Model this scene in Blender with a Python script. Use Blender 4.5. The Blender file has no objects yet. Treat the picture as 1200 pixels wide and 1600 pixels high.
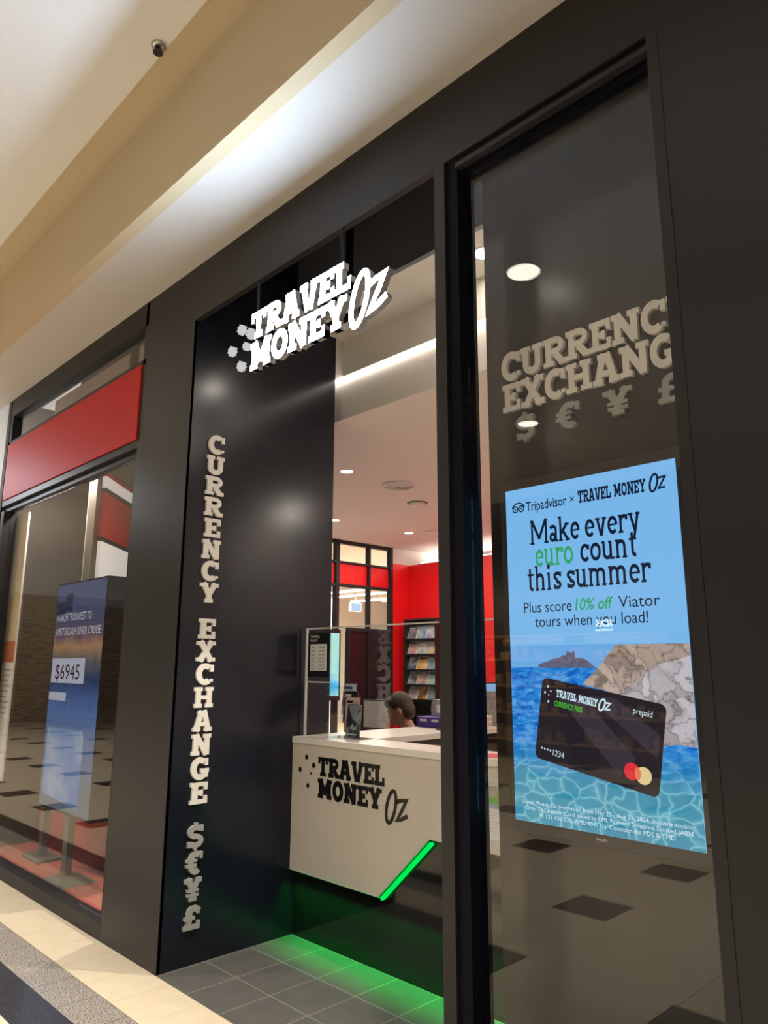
import bpy, bmesh, math, random
from mathutils import Vector, Matrix
random.seed(7)
PI = math.pi
SC = bpy.context.scene
COL = SC.collection

# ------------------------------------------------------------------ camera, world, exposure
cam_d = bpy.data.cameras.new('camera')
cam = bpy.data.objects.new('camera', cam_d)
COL.objects.link(cam)
cam_d.sensor_fit = 'VERTICAL'
cam_d.sensor_height = 32.0
cam_d.lens = 1149.77 / 1600 * 32.0
cam_d.clip_start = 0.02
cam_d.clip_end = 200
YAW, PIT, ROL = math.radians(45.714), math.radians(11.818), math.radians(0.183)
fwd = Vector((-math.sin(YAW) * math.cos(PIT), math.cos(YAW) * math.cos(PIT), math.sin(PIT)))
rgt = Vector((math.cos(YAW), math.sin(YAW), 0))
upv = rgt.cross(fwd)
r2 = math.cos(ROL) * rgt + math.sin(ROL) * upv
u2 = -math.sin(ROL) * rgt + math.cos(ROL) * upv
cam.matrix_world = Matrix(((r2.x, u2.x, -fwd.x, 3.782), (r2.y, u2.y, -fwd.y, -2.073), (r2.z, u2.z, -fwd.z, 1.55), (0, 0, 0, 1)))
SC.camera = cam

world = bpy.data.worlds.new('world')
SC.world = world
world.use_nodes = True
bg = world.node_tree.nodes['Background']
bg.inputs['Color'].default_value = (1.0, 0.93, 0.85, 1)
bg.inputs['Strength'].default_value = 0.62
SC.view_settings.view_transform = 'Standard'
SC.view_settings.look = 'None'
SC.view_settings.gamma = 1.0
SC.view_settings.use_curve_mapping = False
SC.view_settings.exposure = 0.0
SC.cycles.max_bounces = 10
SC.cycles.transparent_max_bounces = 24
SC.cycles.glossy_bounces = 6
SC.cycles.sample_clamp_indirect = 6.0

WARM = (1.0, 0.80, 0.55)
COOL = (0.86, 0.92, 1.0)
NEUT = (1.0, 0.90, 0.78)
MALLC = (1.0, 0.965, 0.92)

# light energies, all in one place
E_MALL_DOWN = 60.0      # each mall downlight
E_SHOP_DOWN = 24.0      # each shop downlight
E_SIGN = 88.0            # sign face emission strength
E_STRIP = 4.0           # ceiling strip
E_GREEN = 7.5           # green led lamp under the counter
E_BEYOND = 330.0


def area(name, loc, size, energy, color, rot=(0, 0, 0), shape='DISK', size_y=None, parent=None, spread=None):
    l = bpy.data.lights.new(name, 'AREA')
    l.shape = shape
    l.size = size
    if size_y:
        l.size_y = size_y
    l.energy = energy
    l.color = color
    if spread:
        l.spread = spread
    o = bpy.data.objects.new(name, l)
    o.location = loc
    o.rotation_euler = rot
    COL.objects.link(o)
    if parent:
        o.parent = parent
    return o


# ------------------------------------------------------------------ materials
def srgb(r, g, b):
    f = lambda c: (c / 255 / 12.92) if c / 255 <= 0.04045 else ((c / 255 + 0.055) / 1.055) ** 2.4
    return (f(r), f(g), f(b))


def mat(name, color, rough=0.5, metal=0.0, emit=None, estr=0.0, spec=0.5, bump=None, coat=0.0):
    m = bpy.data.materials.new(name)
    m.use_nodes = True
    nt = m.node_tree
    b = nt.nodes['Principled BSDF']
    b.inputs['Base Color'].default_value = (*color, 1)
    b.inputs['Roughness'].default_value = rough
    b.inputs['Metallic'].default_value = metal
    b.inputs['Specular IOR Level'].default_value = spec
    b.inputs['Coat Weight'].default_value = coat
    if emit:
        b.inputs['Emission Color'].default_value = (*emit, 1)
        b.inputs['Emission Strength'].default_value = estr
    if bump:
        n = nt.nodes.new('ShaderNodeTexNoise')
        n.inputs['Scale'].default_value = bump[0]
        bp = nt.nodes.new('ShaderNodeBump')
        bp.inputs['Strength'].default_value = bump[1]
        bp.inputs['Distance'].default_value = 0.01
        tc = nt.nodes.new('ShaderNodeTexCoord')
        nt.links.new(tc.outputs['Object'], n.inputs['Vector'])
        nt.links.new(n.outputs['Fac'], bp.inputs['Height'])
        nt.links.new(bp.outputs['Normal'], b.inputs['Normal'])
    return m


def emis(name, color, s=1.0):
    """a lit surface (lamp face or screen)"""
    m = bpy.data.materials.new(name)
    m.use_nodes = True
    nt = m.node_tree
    nt.nodes.clear()
    e = nt.nodes.new('ShaderNodeEmission')
    e.inputs['Color'].default_value = (*color, 1)
    e.inputs['Strength'].default_value = s
    o = nt.nodes.new('ShaderNodeOutputMaterial')
    nt.links.new(e.outputs[0], o.inputs[0])
    return m


def glass(name, tint=(1, 1, 1), f0=0.04, rough=0.0):
    """clear pane: see-through plus a mirror reflection that grows towards grazing angles"""
    m = bpy.data.materials.new(name)
    m.use_nodes = True
    nt = m.node_tree
    N = nt.nodes
    L = nt.links
    N.clear()
    geo = N.new('ShaderNodeNewGeometry')
    dot = N.new('ShaderNodeVectorMath')
    dot.operation = 'DOT_PRODUCT'
    L.new(geo.outputs['Incoming'], dot.inputs[0])
    L.new(geo.outputs['Normal'], dot.inputs[1])
    ab = N.new('ShaderNodeMath'); ab.operation = 'ABSOLUTE'
    L.new(dot.outputs['Value'], ab.inputs[0])
    om = N.new('ShaderNodeMath'); om.operation = 'SUBTRACT'
    om.inputs[0].default_value = 1.0
    L.new(ab.outputs[0], om.inputs[1])
    pw = N.new('ShaderNodeMath'); pw.operation = 'POWER'
    pw.inputs[1].default_value = 5.0
    L.new(om.outputs[0], pw.inputs[0])
    ma = N.new('ShaderNodeMath'); ma.operation = 'MULTIPLY_ADD'
    ma.inputs[1].default_value = 1 - f0
    ma.inputs[2].default_value = f0
    L.new(pw.outputs[0], ma.inputs[0])
    tr = N.new('ShaderNodeBsdfTransparent')
    tr.inputs['Color'].default_value = (*tint, 1)
    gl = N.new('ShaderNodeBsdfGlossy')
    gl.inputs['Roughness'].default_value = rough
    mx = N.new('ShaderNodeMixShader')
    L.new(ma.outputs[0], mx.inputs['Fac'])
    L.new(tr.outputs[0], mx.inputs[1])
    L.new(gl.outputs[0], mx.inputs[2])
    o = N.new('ShaderNodeOutputMaterial')
    L.new(mx.outputs[0], o.inputs['Surface'])
    return m


class NT:
    """small helper to write node trees"""
    def __init__(s, name, rough=0.5, emission=False):
        s.m = bpy.data.materials.new(name)
        s.m.use_nodes = True
        s.t = s.m.node_tree
        s.b = s.t.nodes['Principled BSDF']
        s.b.inputs['Roughness'].default_value = rough
        tc = s.t.nodes.new('ShaderNodeTexCoord')
        s.obj = tc.outputs['Object']
        if emission:
            s.t.nodes.remove(s.b)
            s.e = s.t.nodes.new('ShaderNodeEmission')
            s.t.links.new(s.e.outputs[0], s.t.nodes['Material Output'].inputs[0])

    def n(s, typ, **kw):
        nd = s.t.nodes.new('ShaderNode' + typ)
        for k, v in kw.items():
            setattr(nd, k, v)
        return nd

    def set(s, sock, v):
        if hasattr(v, 'is_output') or isinstance(v, bpy.types.NodeSocket):
            s.t.links.new(v, sock)
        else:
            sock.default_value = v

    def math(s, op, a, b=0.0, c=None):
        nd = s.n('Math', operation=op)
        s.set(nd.inputs[0], a)
        s.set(nd.inputs[1], b)
        if c is not None:
            s.set(nd.inputs[2], c)
        return nd.outputs[0]

    def mix(s, f, a, b):
        nd = s.n('Mix', data_type='RGBA')
        s.set(nd.inputs[0], f)
        s.set(nd.inputs[6], (*a, 1) if isinstance(a, tuple) else a)
        s.set(nd.inputs[7], (*b, 1) if isinstance(b, tuple) else b)
        return nd.outputs[2]

    def xyz(s, v=None):
        nd = s.n('SeparateXYZ')
        s.t.links.new(v or s.obj, nd.inputs[0])
        return nd.outputs

    def noise(s, scale, detail=3, v=None, rough=0.5):
        nd = s.n('TexNoise')
        s.t.links.new(v or s.obj, nd.inputs['Vector'])
        nd.inputs['Scale'].default_value = scale
        nd.inputs['Detail'].default_value = detail
        nd.inputs['Roughness'].default_value = rough
        return nd.outputs['Fac']

    def ramp(s, f, stops):
        nd = s.n('ValToRGB')
        s.t.links.new(f, nd.inputs[0])
        e = nd.color_ramp.elements
        while len(e) < len(stops):
            e.new(0.5)
        for k, (p, c) in enumerate(stops):
            e[k].position = p
            e[k].color = (*c, 1)
        return nd.outputs[0]

    def bump(s, h, st=0.3, d=0.01):
        nd = s.n('Bump')
        s.t.links.new(h, nd.inputs['Height'])
        nd.inputs['Strength'].default_value = st
        nd.inputs['Distance'].default_value = d
        s.t.links.new(nd.outputs[0], s.b.inputs['Normal'])

    def color(s, c):
        s.t.links.new(c, s.b.inputs['Base Color'])


def stripes(nt, x, period, off, width):
    """1 inside a line of that width, repeated along x"""
    f = nt.math('FRACT', nt.math('DIVIDE', nt.math('SUBTRACT', x, off - width / 2), period))
    return nt.math('LESS_THAN', f, width / period)


def mall_floor_material():
    nt = NT('mall_floor_tiles', 0.16)
    x, y, z = nt.xyz()
    beige = nt.mix(nt.noise(9, 6), srgb(224, 208, 180), srgb(204, 188, 160))
    sp = nt.noise(160, 2)
    beige = nt.mix(nt.math('MULTIPLY', nt.math('GREATER_THAN', sp, 0.62), 0.35), beige, srgb(160, 140, 110))
    darkt = nt.mix(nt.noise(60, 3), srgb(64, 56, 49), srgb(48, 42, 38))
    sx = nt.math('LESS_THAN', nt.math('FRACT', nt.math('DIVIDE', nt.math('SUBTRACT', x, 0.78), 1.2)), 0.39 / 1.2)
    sy = nt.math('LESS_THAN', nt.math('FRACT', nt.math('DIVIDE', nt.math('SUBTRACT', y, -1.47), 1.2)), 0.39 / 1.2)
    main = nt.mix(nt.math('MULTIPLY', sx, sy), beige, darkt)
    gx = stripes(nt, x, 1.65, 0.35, 0.006)
    gy = stripes(nt, y, 1.2, -0.78, 0.005)
    main = nt.mix(nt.math('MULTIPLY', nt.math('MAXIMUM', gx, gy), 0.6), main, srgb(110, 98, 80))
    # border strips along the shopfronts
    gran = nt.mix(nt.math('GREATER_THAN', nt.noise(130, 2), 0.5), srgb(116, 108, 101), srgb(168, 160, 150))
    gran = nt.mix(stripes(nt, x, 0.3, 0.02, 0.004), gran, srgb(90, 82, 76))
    blackm = nt.mix(nt.math('GREATER_THAN', nt.noise(170, 2), 0.66), srgb(50, 50, 54), srgb(96, 94, 98))
    edge = nt.mix(nt.math('MULTIPLY', stripes(nt, x, 0.3, -0.16, 0.003), 0.45), beige, srgb(150, 130, 100))
    c = nt.mix(nt.math('GREATER_THAN', y, -0.71), main, blackm)
    c = nt.mix(nt.math('GREATER_THAN', y, -0.505), c, gran)
    c = nt.mix(nt.math('GREATER_THAN', y, -0.302), c, srgb(110, 100, 88))
    c = nt.mix(nt.math('GREATER_THAN', y, -0.299), c, edge)
    nt.color(c)
    return nt.m


def shop_floor_material():
    nt = NT('shop_grey_tiles', 0.38)
    x, y, z = nt.xyz()
    base = nt.mix(nt.noise(7, 6, rough=0.65), srgb(76, 74, 71), srgb(100, 98, 92))
    g = nt.math('MAXIMUM', stripes(nt, x, 0.29, 0.01, 0.005), stripes(nt, y, 0.29, 0.285, 0.005))
    nt.color(nt.mix(g, base, srgb(140, 138, 128)))
    return nt.m


def carpet_material():
    nt = NT('red_carpet', 0.95)
    x, y, z = nt.xyz()
    mp = nt.n('Mapping')
    mp.inputs['Scale'].default_value = (3, 26, 1)
    nt.t.links.new(nt.obj, mp.inputs[0])
    f = nt.noise(2.2, 4, mp.outputs[0])
    nt.color(nt.mix(nt.noise(220, 1), nt.ramp(f, [(0.35, srgb(150, 52, 44)), (0.5, srgb(188, 92, 72)), (0.66, srgb(120, 60, 55))]), srgb(140, 60, 50)))
    return nt.m


def stone_material():
    nt = NT('stacked_stone', 0.85)
    mp = nt.n('Mapping')
    mp.inputs['Scale'].default_value = (3, 3, 16)
    nt.t.links.new(nt.obj, mp.inputs[0])
    v = nt.n('TexVoronoi')
    nt.t.links.new(mp.outputs[0], v.inputs['Vector'])
    v.inputs['Scale'].default_value = 1.6
    nt.color(nt.ramp(nt.xyz(v.outputs['Color'])[0], [(0.0, srgb(150, 124, 76)), (0.5, srgb(190, 164, 110)), (1.0, srgb(122, 100, 62))]))
    nt.bump(v.outputs['Distance'], 0.8, 0.03)
    return nt.m


def sea_material():
    nt = NT('screen_sea_picture', emission=True)
    x, y, z = nt.xyz()
    mp = nt.n('Mapping')
    mp.inputs['Scale'].default_value = (16, 1, 46)
    nt.t.links.new(nt.obj, mp.inputs[0])
    w = nt.noise(1.6, 4, mp.outputs[0], 0.6)
    far = nt.ramp(w, [(0.32, srgb(14, 84, 186)), (0.5, srgb(40, 138, 226)), (0.68, srgb(104, 176, 236))])
    # caustic net near the bottom
    d = nt.noise(14, 2)
    comb = nt.n('CombineXYZ')
    nt.t.links.new(nt.math('MULTIPLY_ADD', d, 0.10, x), comb.inputs[0])
    nt.t.links.new(nt.math('MULTIPLY_ADD', nt.noise(9, 2), 0.10, nt.math('MULTIPLY', z, 1.5)), comb.inputs[2])
    vo = nt.n('TexVoronoi', feature='DISTANCE_TO_EDGE')
    nt.t.links.new(comb.outputs[0], vo.inputs['Vector'])
    vo.inputs['Scale'].default_value = 13
    body = nt.mix(nt.noise(7, 4), srgb(28, 124, 166), srgb(74, 172, 196))
    near = nt.mix(nt.ramp(vo.outputs['Distance'], [(0.0, (0.62, 0.62, 0.62)), (0.03, (0.22, 0.22, 0.22)), (0.13, (0, 0, 0))]), body, srgb(170, 236, 246))
    # fade between the two over the middle of the picture
    f = nt.math('MULTIPLY', nt.math('SUBTRACT', 1.30, z), 7.0)
    nd = nt.n('Clamp')
    nt.t.links.new(f, nd.inputs[0])
    nt.t.links.new(nt.mix(nd.outputs[0], far, near), nt.e.inputs['Color'])
    nt.e.inputs['Strength'].default_value = 0.92
    return nt.m


def rock_picture_material(name, c1, c2, sc=26):
    nt = NT(name, emission=True)
    x, y, z = nt.xyz()
    comb = nt.n('CombineXYZ')
    nt.t.links.new(nt.math('MULTIPLY_ADD', nt.noise(16, 4), 0.16, x), comb.inputs[0])
    nt.t.links.new(nt.math('MULTIPLY_ADD', nt.noise(11, 4), 0.16, nt.math('MULTIPLY', z, 0.8)), comb.inputs[2])
    vo = nt.n('TexVoronoi', feature='DISTANCE_TO_EDGE')
    nt.t.links.new(comb.outputs[0], vo.inputs['Vector'])
    vo.inputs['Scale'].default_value = sc
    vc = nt.n('TexVoronoi')
    nt.t.links.new(comb.outputs[0], vc.inputs['Vector'])
    vc.inputs['Scale'].default_value = sc
    body = nt.mix(nt.math('MULTIPLY_ADD', nt.xyz(vc.outputs['Color'])[0], 0.6, nt.math('MULTIPLY', nt.noise(45, 5, rough=0.75), 0.5)), c1, c2)
    hi = nt.ramp(nt.noise(28, 6, rough=0.8), [(0.56, (0, 0, 0)), (0.74, (0.75, 0.75, 0.75))])
    body = nt.mix(hi, body, srgb(84, 76, 78))
    c = nt.mix(nt.ramp(vo.outputs['Distance'], [(0.0, (0.7, 0.7, 0.7)), (0.03, (0.25, 0.25, 0.25)), (0.10, (0, 0, 0))]), body, srgb(78, 68, 66))
    nt.t.links.new(c, nt.e.inputs['Color'])
    nt.e.inputs['Strength'].default_value = 0.95
    return nt.m


def noise_emit(name, stops, scale, s=1.0, mapscale=None):
    nt = NT(name, emission=True)
    v = None
    if mapscale:
        mp = nt.n('Mapping')
        mp.inputs['Scale'].default_value = mapscale
        nt.t.links.new(nt.obj, mp.inputs[0])
        v = mp.outputs[0]
    nt.t.links.new(nt.ramp(nt.noise(scale, 4, v), stops), nt.e.inputs['Color'])
    nt.e.inputs['Strength'].default_value = s
    return nt.m


def noise_mat(name, stops, scale, rough=0.5, mapscale=None):
    nt = NT(name, rough)
    v = None
    if mapscale:
        mp = nt.n('Mapping')
        mp.inputs['Scale'].default_value = mapscale
        nt.t.links.new(nt.obj, mp.inputs[0])
        v = mp.outputs[0]
    nt.color(nt.ramp(nt.noise(scale, 4, v), stops))
    return nt.m


M = {}
M['mall_floor'] = mall_floor_material()
M['shop_floor'] = shop_floor_material()
M['carpet'] = carpet_material()
M['stone'] = stone_material()
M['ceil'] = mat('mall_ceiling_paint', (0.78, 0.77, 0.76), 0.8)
M['fascia'] = mat('bulkhead_paint_warm_bounce', (0.52, 0.42, 0.27), 0.8)  # warm tint of the floor bounce is put into this colour
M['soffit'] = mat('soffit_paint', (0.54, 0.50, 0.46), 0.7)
M['shop_ceil'] = mat('shop_ceiling_paint', (0.72, 0.68, 0.64), 0.8)
M['facade'] = mat('charcoal_cladding', (0.023, 0.0215, 0.0225), 0.36, spec=0.28)
M['panel'] = mat('gloss_black_panel', (0.009, 0.011, 0.020), 0.2, spec=0.42)  # blue cast of the sign's reflection is mixed into the black
M['bulk'] = mat('gloss_navy_bulkhead', (0.085, 0.085, 0.105), 0.2)
M['dispwall'] = mat('satin_black_wall', (0.014, 0.013, 0.013), 0.15, spec=0.3)
M['frame'] = mat('black_metal_frame', (0.020, 0.020, 0.022), 0.42, spec=0.22)
M['frame_dark'] = mat('black_groove', (0.005, 0.005, 0.010), 0.55, spec=0.08)
M['plinth'] = mat('gloss_black_plinth', (0.006, 0.006, 0.006), 0.06)
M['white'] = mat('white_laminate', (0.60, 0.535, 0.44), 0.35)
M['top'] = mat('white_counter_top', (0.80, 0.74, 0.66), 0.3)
M['wallwhite'] = mat('white_wall_paint', (0.75, 0.72, 0.67), 0.8)
M['red'] = mat('red_wall_paint', (0.74, 0.005, 0.008), 0.45)
M['redfascia'] = mat('red_fascia_panel', (0.50, 0.022, 0.022), 0.5, spec=0.15)
M['redlow'] = mat('red_low_wall', (0.50, 0.05, 0.05), 0.5)
M['reddark'] = mat('dark_red_skirting', (0.16, 0.008, 0.012), 0.5)
M['glass'] = glass('clear_glass')
M['acryl'] = glass('clear_acrylic', (0.97, 0.98, 0.98), 0.055)
M['edge'] = mat('frosted_acrylic_edge', (0.75, 0.74, 0.72), 0.4)
M['lamp'] = emis('lamp_face', (1.0, 0.95, 0.78), 16.0)
M['lampw'] = emis('lamp_face_white', (1.0, 0.95, 0.88), 9.0)
M['strip'] = emis('strip_light_face', (1.0, 0.93, 0.84), E_STRIP)
M['signface'] = emis('lit_sign_face', (0.58, 0.77, 1.0), E_SIGN)
M['signside'] = mat('white_sign_return', (0.30, 0.30, 0.30), 0.5)
M['star'] = mat('white_star_glow', (0.14, 0.14, 0.15), 0.5, emit=(0.93, 0.97, 1.0), estr=0.50)  # whiteness of the stars is a glow put into the material
M['white_letter'] = mat('white_letter', (0.86, 0.83, 0.77), 0.45)
M['grey_letter'] = mat('grey_letter', (0.36, 0.36, 0.34), 0.45)
M['black_letter'] = mat('black_acrylic_letter', (0.006, 0.006, 0.006), 0.25)
M['green_led'] = emis('green_led_face', (0.0, 0.85, 0.10), 1.0)
M['trim_white'] = mat('white_trim', (0.7, 0.69, 0.66), 0.5)
M['tan'] = mat('tan_soffit_reflection', (0.50, 0.38, 0.30), 0.7)
M['grey'] = mat('grey_plastic', (0.32, 0.32, 0.32), 0.5)
M['lgrey'] = mat('light_grey_plastic', (0.58, 0.58, 0.55), 0.5)
M['black'] = mat('black_plastic', (0.012, 0.012, 0.013), 0.4)
M['metal'] = mat('brushed_metal', (0.55, 0.53, 0.5), 0.35, 1.0)
M['paper'] = mat('white_paper', (0.75, 0.73, 0.70), 0.7)
M['olive'] = mat('dark_olive_metal', (0.10, 0.095, 0.07), 0.5)
M['purple'] = mat('purple_card', (0.07, 0.03, 0.28), 0.5)
M['redcard'] = mat('red_card', (0.62, 0.05, 0.06), 0.5)
M['pink'] = mat('pink_card', (0.75, 0.45, 0.42), 0.6)
M['skin'] = mat('skin', (0.55, 0.27, 0.18), 0.5)
M['hair'] = mat('brown_hair', (0.055, 0.032, 0.018), 0.6, bump=(90, 0.6))
M['shirt'] = mat('grey_shirt', (0.22, 0.23, 0.25), 0.8)
M['trousers'] = mat('dark_trousers', (0.02, 0.02, 0.03), 0.8)
M['screen_sky'] = emis('screen_sky_blue', srgb(127, 192, 246), 0.95)
M['screen_ink'] = emis('screen_navy_ink', srgb(18, 30, 56), 1.0)
M['screen_green'] = emis('screen_green_ink', srgb(52, 168, 108), 1.0)
M['screen_white'] = emis('screen_white_ink', srgb(205, 232, 242), 1.0)
M['screen_card'] = emis('screen_card_black', srgb(38, 34, 40), 1.0)
M['screen_card2'] = emis('screen_card_sheen', srgb(56, 51, 60), 1.0)
M['screen_lime'] = emis('screen_lime_ink', srgb(70, 180, 60), 1.0)
M['screen_red'] = emis('screen_red_disc', srgb(226, 50, 62), 1.0)
M['screen_yellow'] = emis('screen_cream_disc', srgb(228, 206, 150), 1.0)
M['screen_orange'] = emis('screen_orange_overlap', srgb(232, 122, 92), 1.0)
M['sea'] = sea_material()
M['rock'] = rock_picture_material('screen_rock_picture', srgb(216, 214, 222), srgb(160, 150, 150), 16)
M['rock2'] = rock_picture_material('screen_brown_rock_picture', srgb(206, 190, 178), srgb(150, 130, 120), 18)
M['castle'] = rock_picture_material('screen_castle_picture', srgb(120, 116, 150), srgb(96, 100, 122), 60)
M['sky2'] = emis('screen_photo_sky', srgb(112, 178, 238), 0.95)


# ------------------------------------------------------------------ mesh builder
class MB:
    def __init__(s):
        s.v, s.f, s.sm = [], [], []

    def add(s, vs, fs, smooth=False):
        o = len(s.v)
        s.v += [tuple(v) for v in vs]
        s.f += [tuple(i + o for i in f) for f in fs]
        s.sm += [smooth] * len(fs)
        return s

    def box(s, x0, y0, z0, x1, y1, z1):
        x0, x1 = min(x0, x1), max(x0, x1)
        y0, y1 = min(y0, y1), max(y0, y1)
        z0, z1 = min(z0, z1), max(z0, z1)
        v = [(x0, y0, z0), (x1, y0, z0), (x1, y1, z0), (x0, y1, z0), (x0, y0, z1), (x1, y0, z1), (x1, y1, z1), (x0, y1, z1)]
        return s.add(v, [(0, 3, 2, 1), (4, 5, 6, 7), (0, 1, 5, 4), (1, 2, 6, 5), (2, 3, 7, 6), (3, 0, 4, 7)])

    def prism(s, pts, P, d):
        """polygon pts (u,v) on plane P=(O,U,V,N), thickness d along -N from the front face"""
        O, U, V, N = P
        n = len(pts)
        a = [O + U * p[0] + V * p[1] for p in pts]
        b = [q - N * d for q in a]
        fs = [tuple(range(n)), tuple(range(2 * n - 1, n - 1, -1))]
        fs += [(i, i + n, (i + 1) % n + n, (i + 1) % n) for i in range(n)]
        return s.add(a + b, fs)

    def strip(s, L, R, P, d, closed=False):
        """thick stroke: left and right outlines on plane P"""
        O, U, V, N = P
        n = len(L)
        f = lambda p: O + U * p[0] + V * p[1]
        lf, rf = [f(p) for p in L], [f(p) for p in R]
        vs = lf + rf + [q - N * d for q in lf] + [q - N * d for q in rf]
        fs = []
        m = n if closed else n - 1
        for i in range(m):
            j = (i + 1) % n
            fs += [(i, n + i, n + j, j), (2 * n + j, 3 * n + j, 3 * n + i, 2 * n + i), (i, j, 2 * n + j, 2 * n + i), (n + j, n + i, 3 * n + i, 3 * n + j)]
        if not closed:
            fs += [(0, 2 * n, 3 * n, n), (n - 1, 2 * n - 1, 4 * n - 1, 3 * n - 1)]
        return s.add(vs, fs)

    def cyl(s, c, r, h, n=24, r2=None, axis='z', smooth=True):
        r2 = r if r2 is None else r2
        A = {'z': (Vector((1, 0, 0)), Vector((0, 1, 0)), Vector((0, 0, 1))), 'x': (Vector((0, 1, 0)), Vector((0, 0, 1)), Vector((1, 0, 0))), 'y': (Vector((0, 0, 1)), Vector((1, 0, 0)), Vector((0, 1, 0)))}[axis]
        c = Vector(c)
        a = [c + (A[0] * math.cos(2 * PI * i / n) + A[1] * math.sin(2 * PI * i / n)) * r for i in range(n)]
        b = [c + A[2] * h + (A[0] * math.cos(2 * PI * i / n) + A[1] * math.sin(2 * PI * i / n)) * r2 for i in range(n)]
        s.add(a + b, [(i, (i + 1) % n, (i + 1) % n + n, i + n) for i in range(n)], smooth)
        s.add(a, [tuple(range(n - 1, -1, -1))])
        s.add(b, [tuple(range(n))])
        return s

    def lathe(s, c, prof, n=32, smooth=True):
        """profile of (radius, height) rows turned round z at c"""
        vs, fs = [], []
        for r, h in prof:
            vs += [(c[0] + r * math.cos(2 * PI * i / n), c[1] + r * math.sin(2 * PI * i / n), c[2] + h) for i in range(n)]
        for k in range(len(prof) - 1):
            fs += [(k * n + i, k * n + (i + 1) % n, (k + 1) * n + (i + 1) % n, (k + 1) * n + i) for i in range(n)]
        return s.add(vs, fs, smooth)

    def build(s, name, m, parent=None, bevel=0.0, shift=None):
        me = bpy.data.meshes.new(name)
        me.from_pydata(s.v, [], s.f)
        me.polygons.foreach_set('use_smooth', s.sm)
        bm = bmesh.new()
        bm.from_mesh(me)
        bmesh.ops.recalc_face_normals(bm, faces=bm.faces)
        if bevel:
            bmesh.ops.remove_doubles(bm, verts=bm.verts, dist=1e-5)
            eds = [e for e in bm.edges if len(e.link_faces) == 2 and e.calc_face_angle(0) > 0.5]
            bmesh.ops.bevel(bm, geom=eds, offset=bevel, segments=2, affect='EDGES', profile=0.6)
        bm.to_mesh(me)
        bm.free()
        me.materials.append(M[m] if isinstance(m, str) else m)
        o = bpy.data.objects.new(name, me)
        COL.objects.link(o)
        if parent is not None:
            o.parent = parent
            o.matrix_parent_inverse = parent_world(parent).inverted()
        return o


def parent_world(p):
    m = p.matrix_basis.copy()
    while p.parent:
        m = p.parent.matrix_basis @ p.matrix_parent_inverse @ m if False else (p.parent.matrix_basis @ (p.matrix_parent_inverse @ m))
        p = p.parent
    return m


def thing(name, label, cat, loc=(0, 0, 0), group=None):
    o = bpy.data.objects.new(name, None)
    o.empty_display_size = 0.05
    COL.objects.link(o)
    o.location = loc
    o['label'] = label
    o['category'] = cat
    if group:
        o['group'] = group
    return o


def tag(o, label, cat, group=None):
    o['label'] = label
    o['category'] = cat
    if group:
        o['group'] = group
    return o


def struct(o):
    o['kind'] = 'structure'
    return o


def sempty(name, loc=(0, 0, 0)):
    o = bpy.data.objects.new(name, None)
    o.empty_display_size = 0.05
    o.location = loc
    COL.objects.link(o)
    o['kind'] = 'structure'
    return o


def bx(name, m, b, parent=None, bevel=0.0):
    return MB().box(*b).build(name, m, parent, bevel)


def plane_y(x, y, z):      # upright plane facing the mall: u to the right, v up
    return (Vector((x, y, z)), Vector((1, 0, 0)), Vector((0, 0, 1)), Vector((0, -1, 0)))


def plane_x(x, y, z):      # upright plane facing +x: u into the shop, v up
    return (Vector((x, y, z)), Vector((0, 1, 0)), Vector((0, 0, 1)), Vector((1, 0, 0)))


def sub(P, u, v, s=1.0, n=0.0, su=None, ang=0.0, slant=0.0):
    O, U, V, N = P
    ca, sa = math.cos(ang), math.sin(ang)
    U2, V2 = U * ca + V * sa, V * ca - U * sa
    return (O + U * u + V * v + N * n, U2 * (su or s), (V2 + U2 * slant) * s, N)


# ------------------------------------------------------------------ slab lettering, drawn as strokes
def offs(pts, t, closed=False):
    n = len(pts)
    L, R = [], []
    for i in range(n):
        p = Vector(pts[i])
        a = Vector(pts[i - 1]) if (i > 0 or closed) else None
        b = Vector(pts[(i + 1) % n]) if (i < n - 1 or closed) else None
        d1 = (p - a).normalized() if a is not None else None
        d2 = (b - p).normalized() if b is not None else None
        if d1 is None: d1 = d2
        if d2 is None: d2 = d1
        nr = Vector((-d1.y - d2.y, d1.x + d2.x))
        if nr.length < 1e-6:
            nr = Vector((-d1.y, d1.x))
        nr.normalize()
        k = max(0.5, nr.dot(Vector((-d1.y, d1.x))))
        w = t / 2 / k
        L.append((p.x + nr.x * w, p.y + nr.y * w))
        R.append((p.x - nr.x * w, p.y - nr.y * w))
    return L, R


def arc(cx, cy, rx, ry, a0, a1, n=14):
    return [(cx + rx * math.cos(math.radians(a0 + (a1 - a0) * i / n)), cy + ry * math.sin(math.radians(a0 + (a1 - a0) * i / n))) for i in range(n + 1)]


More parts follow.
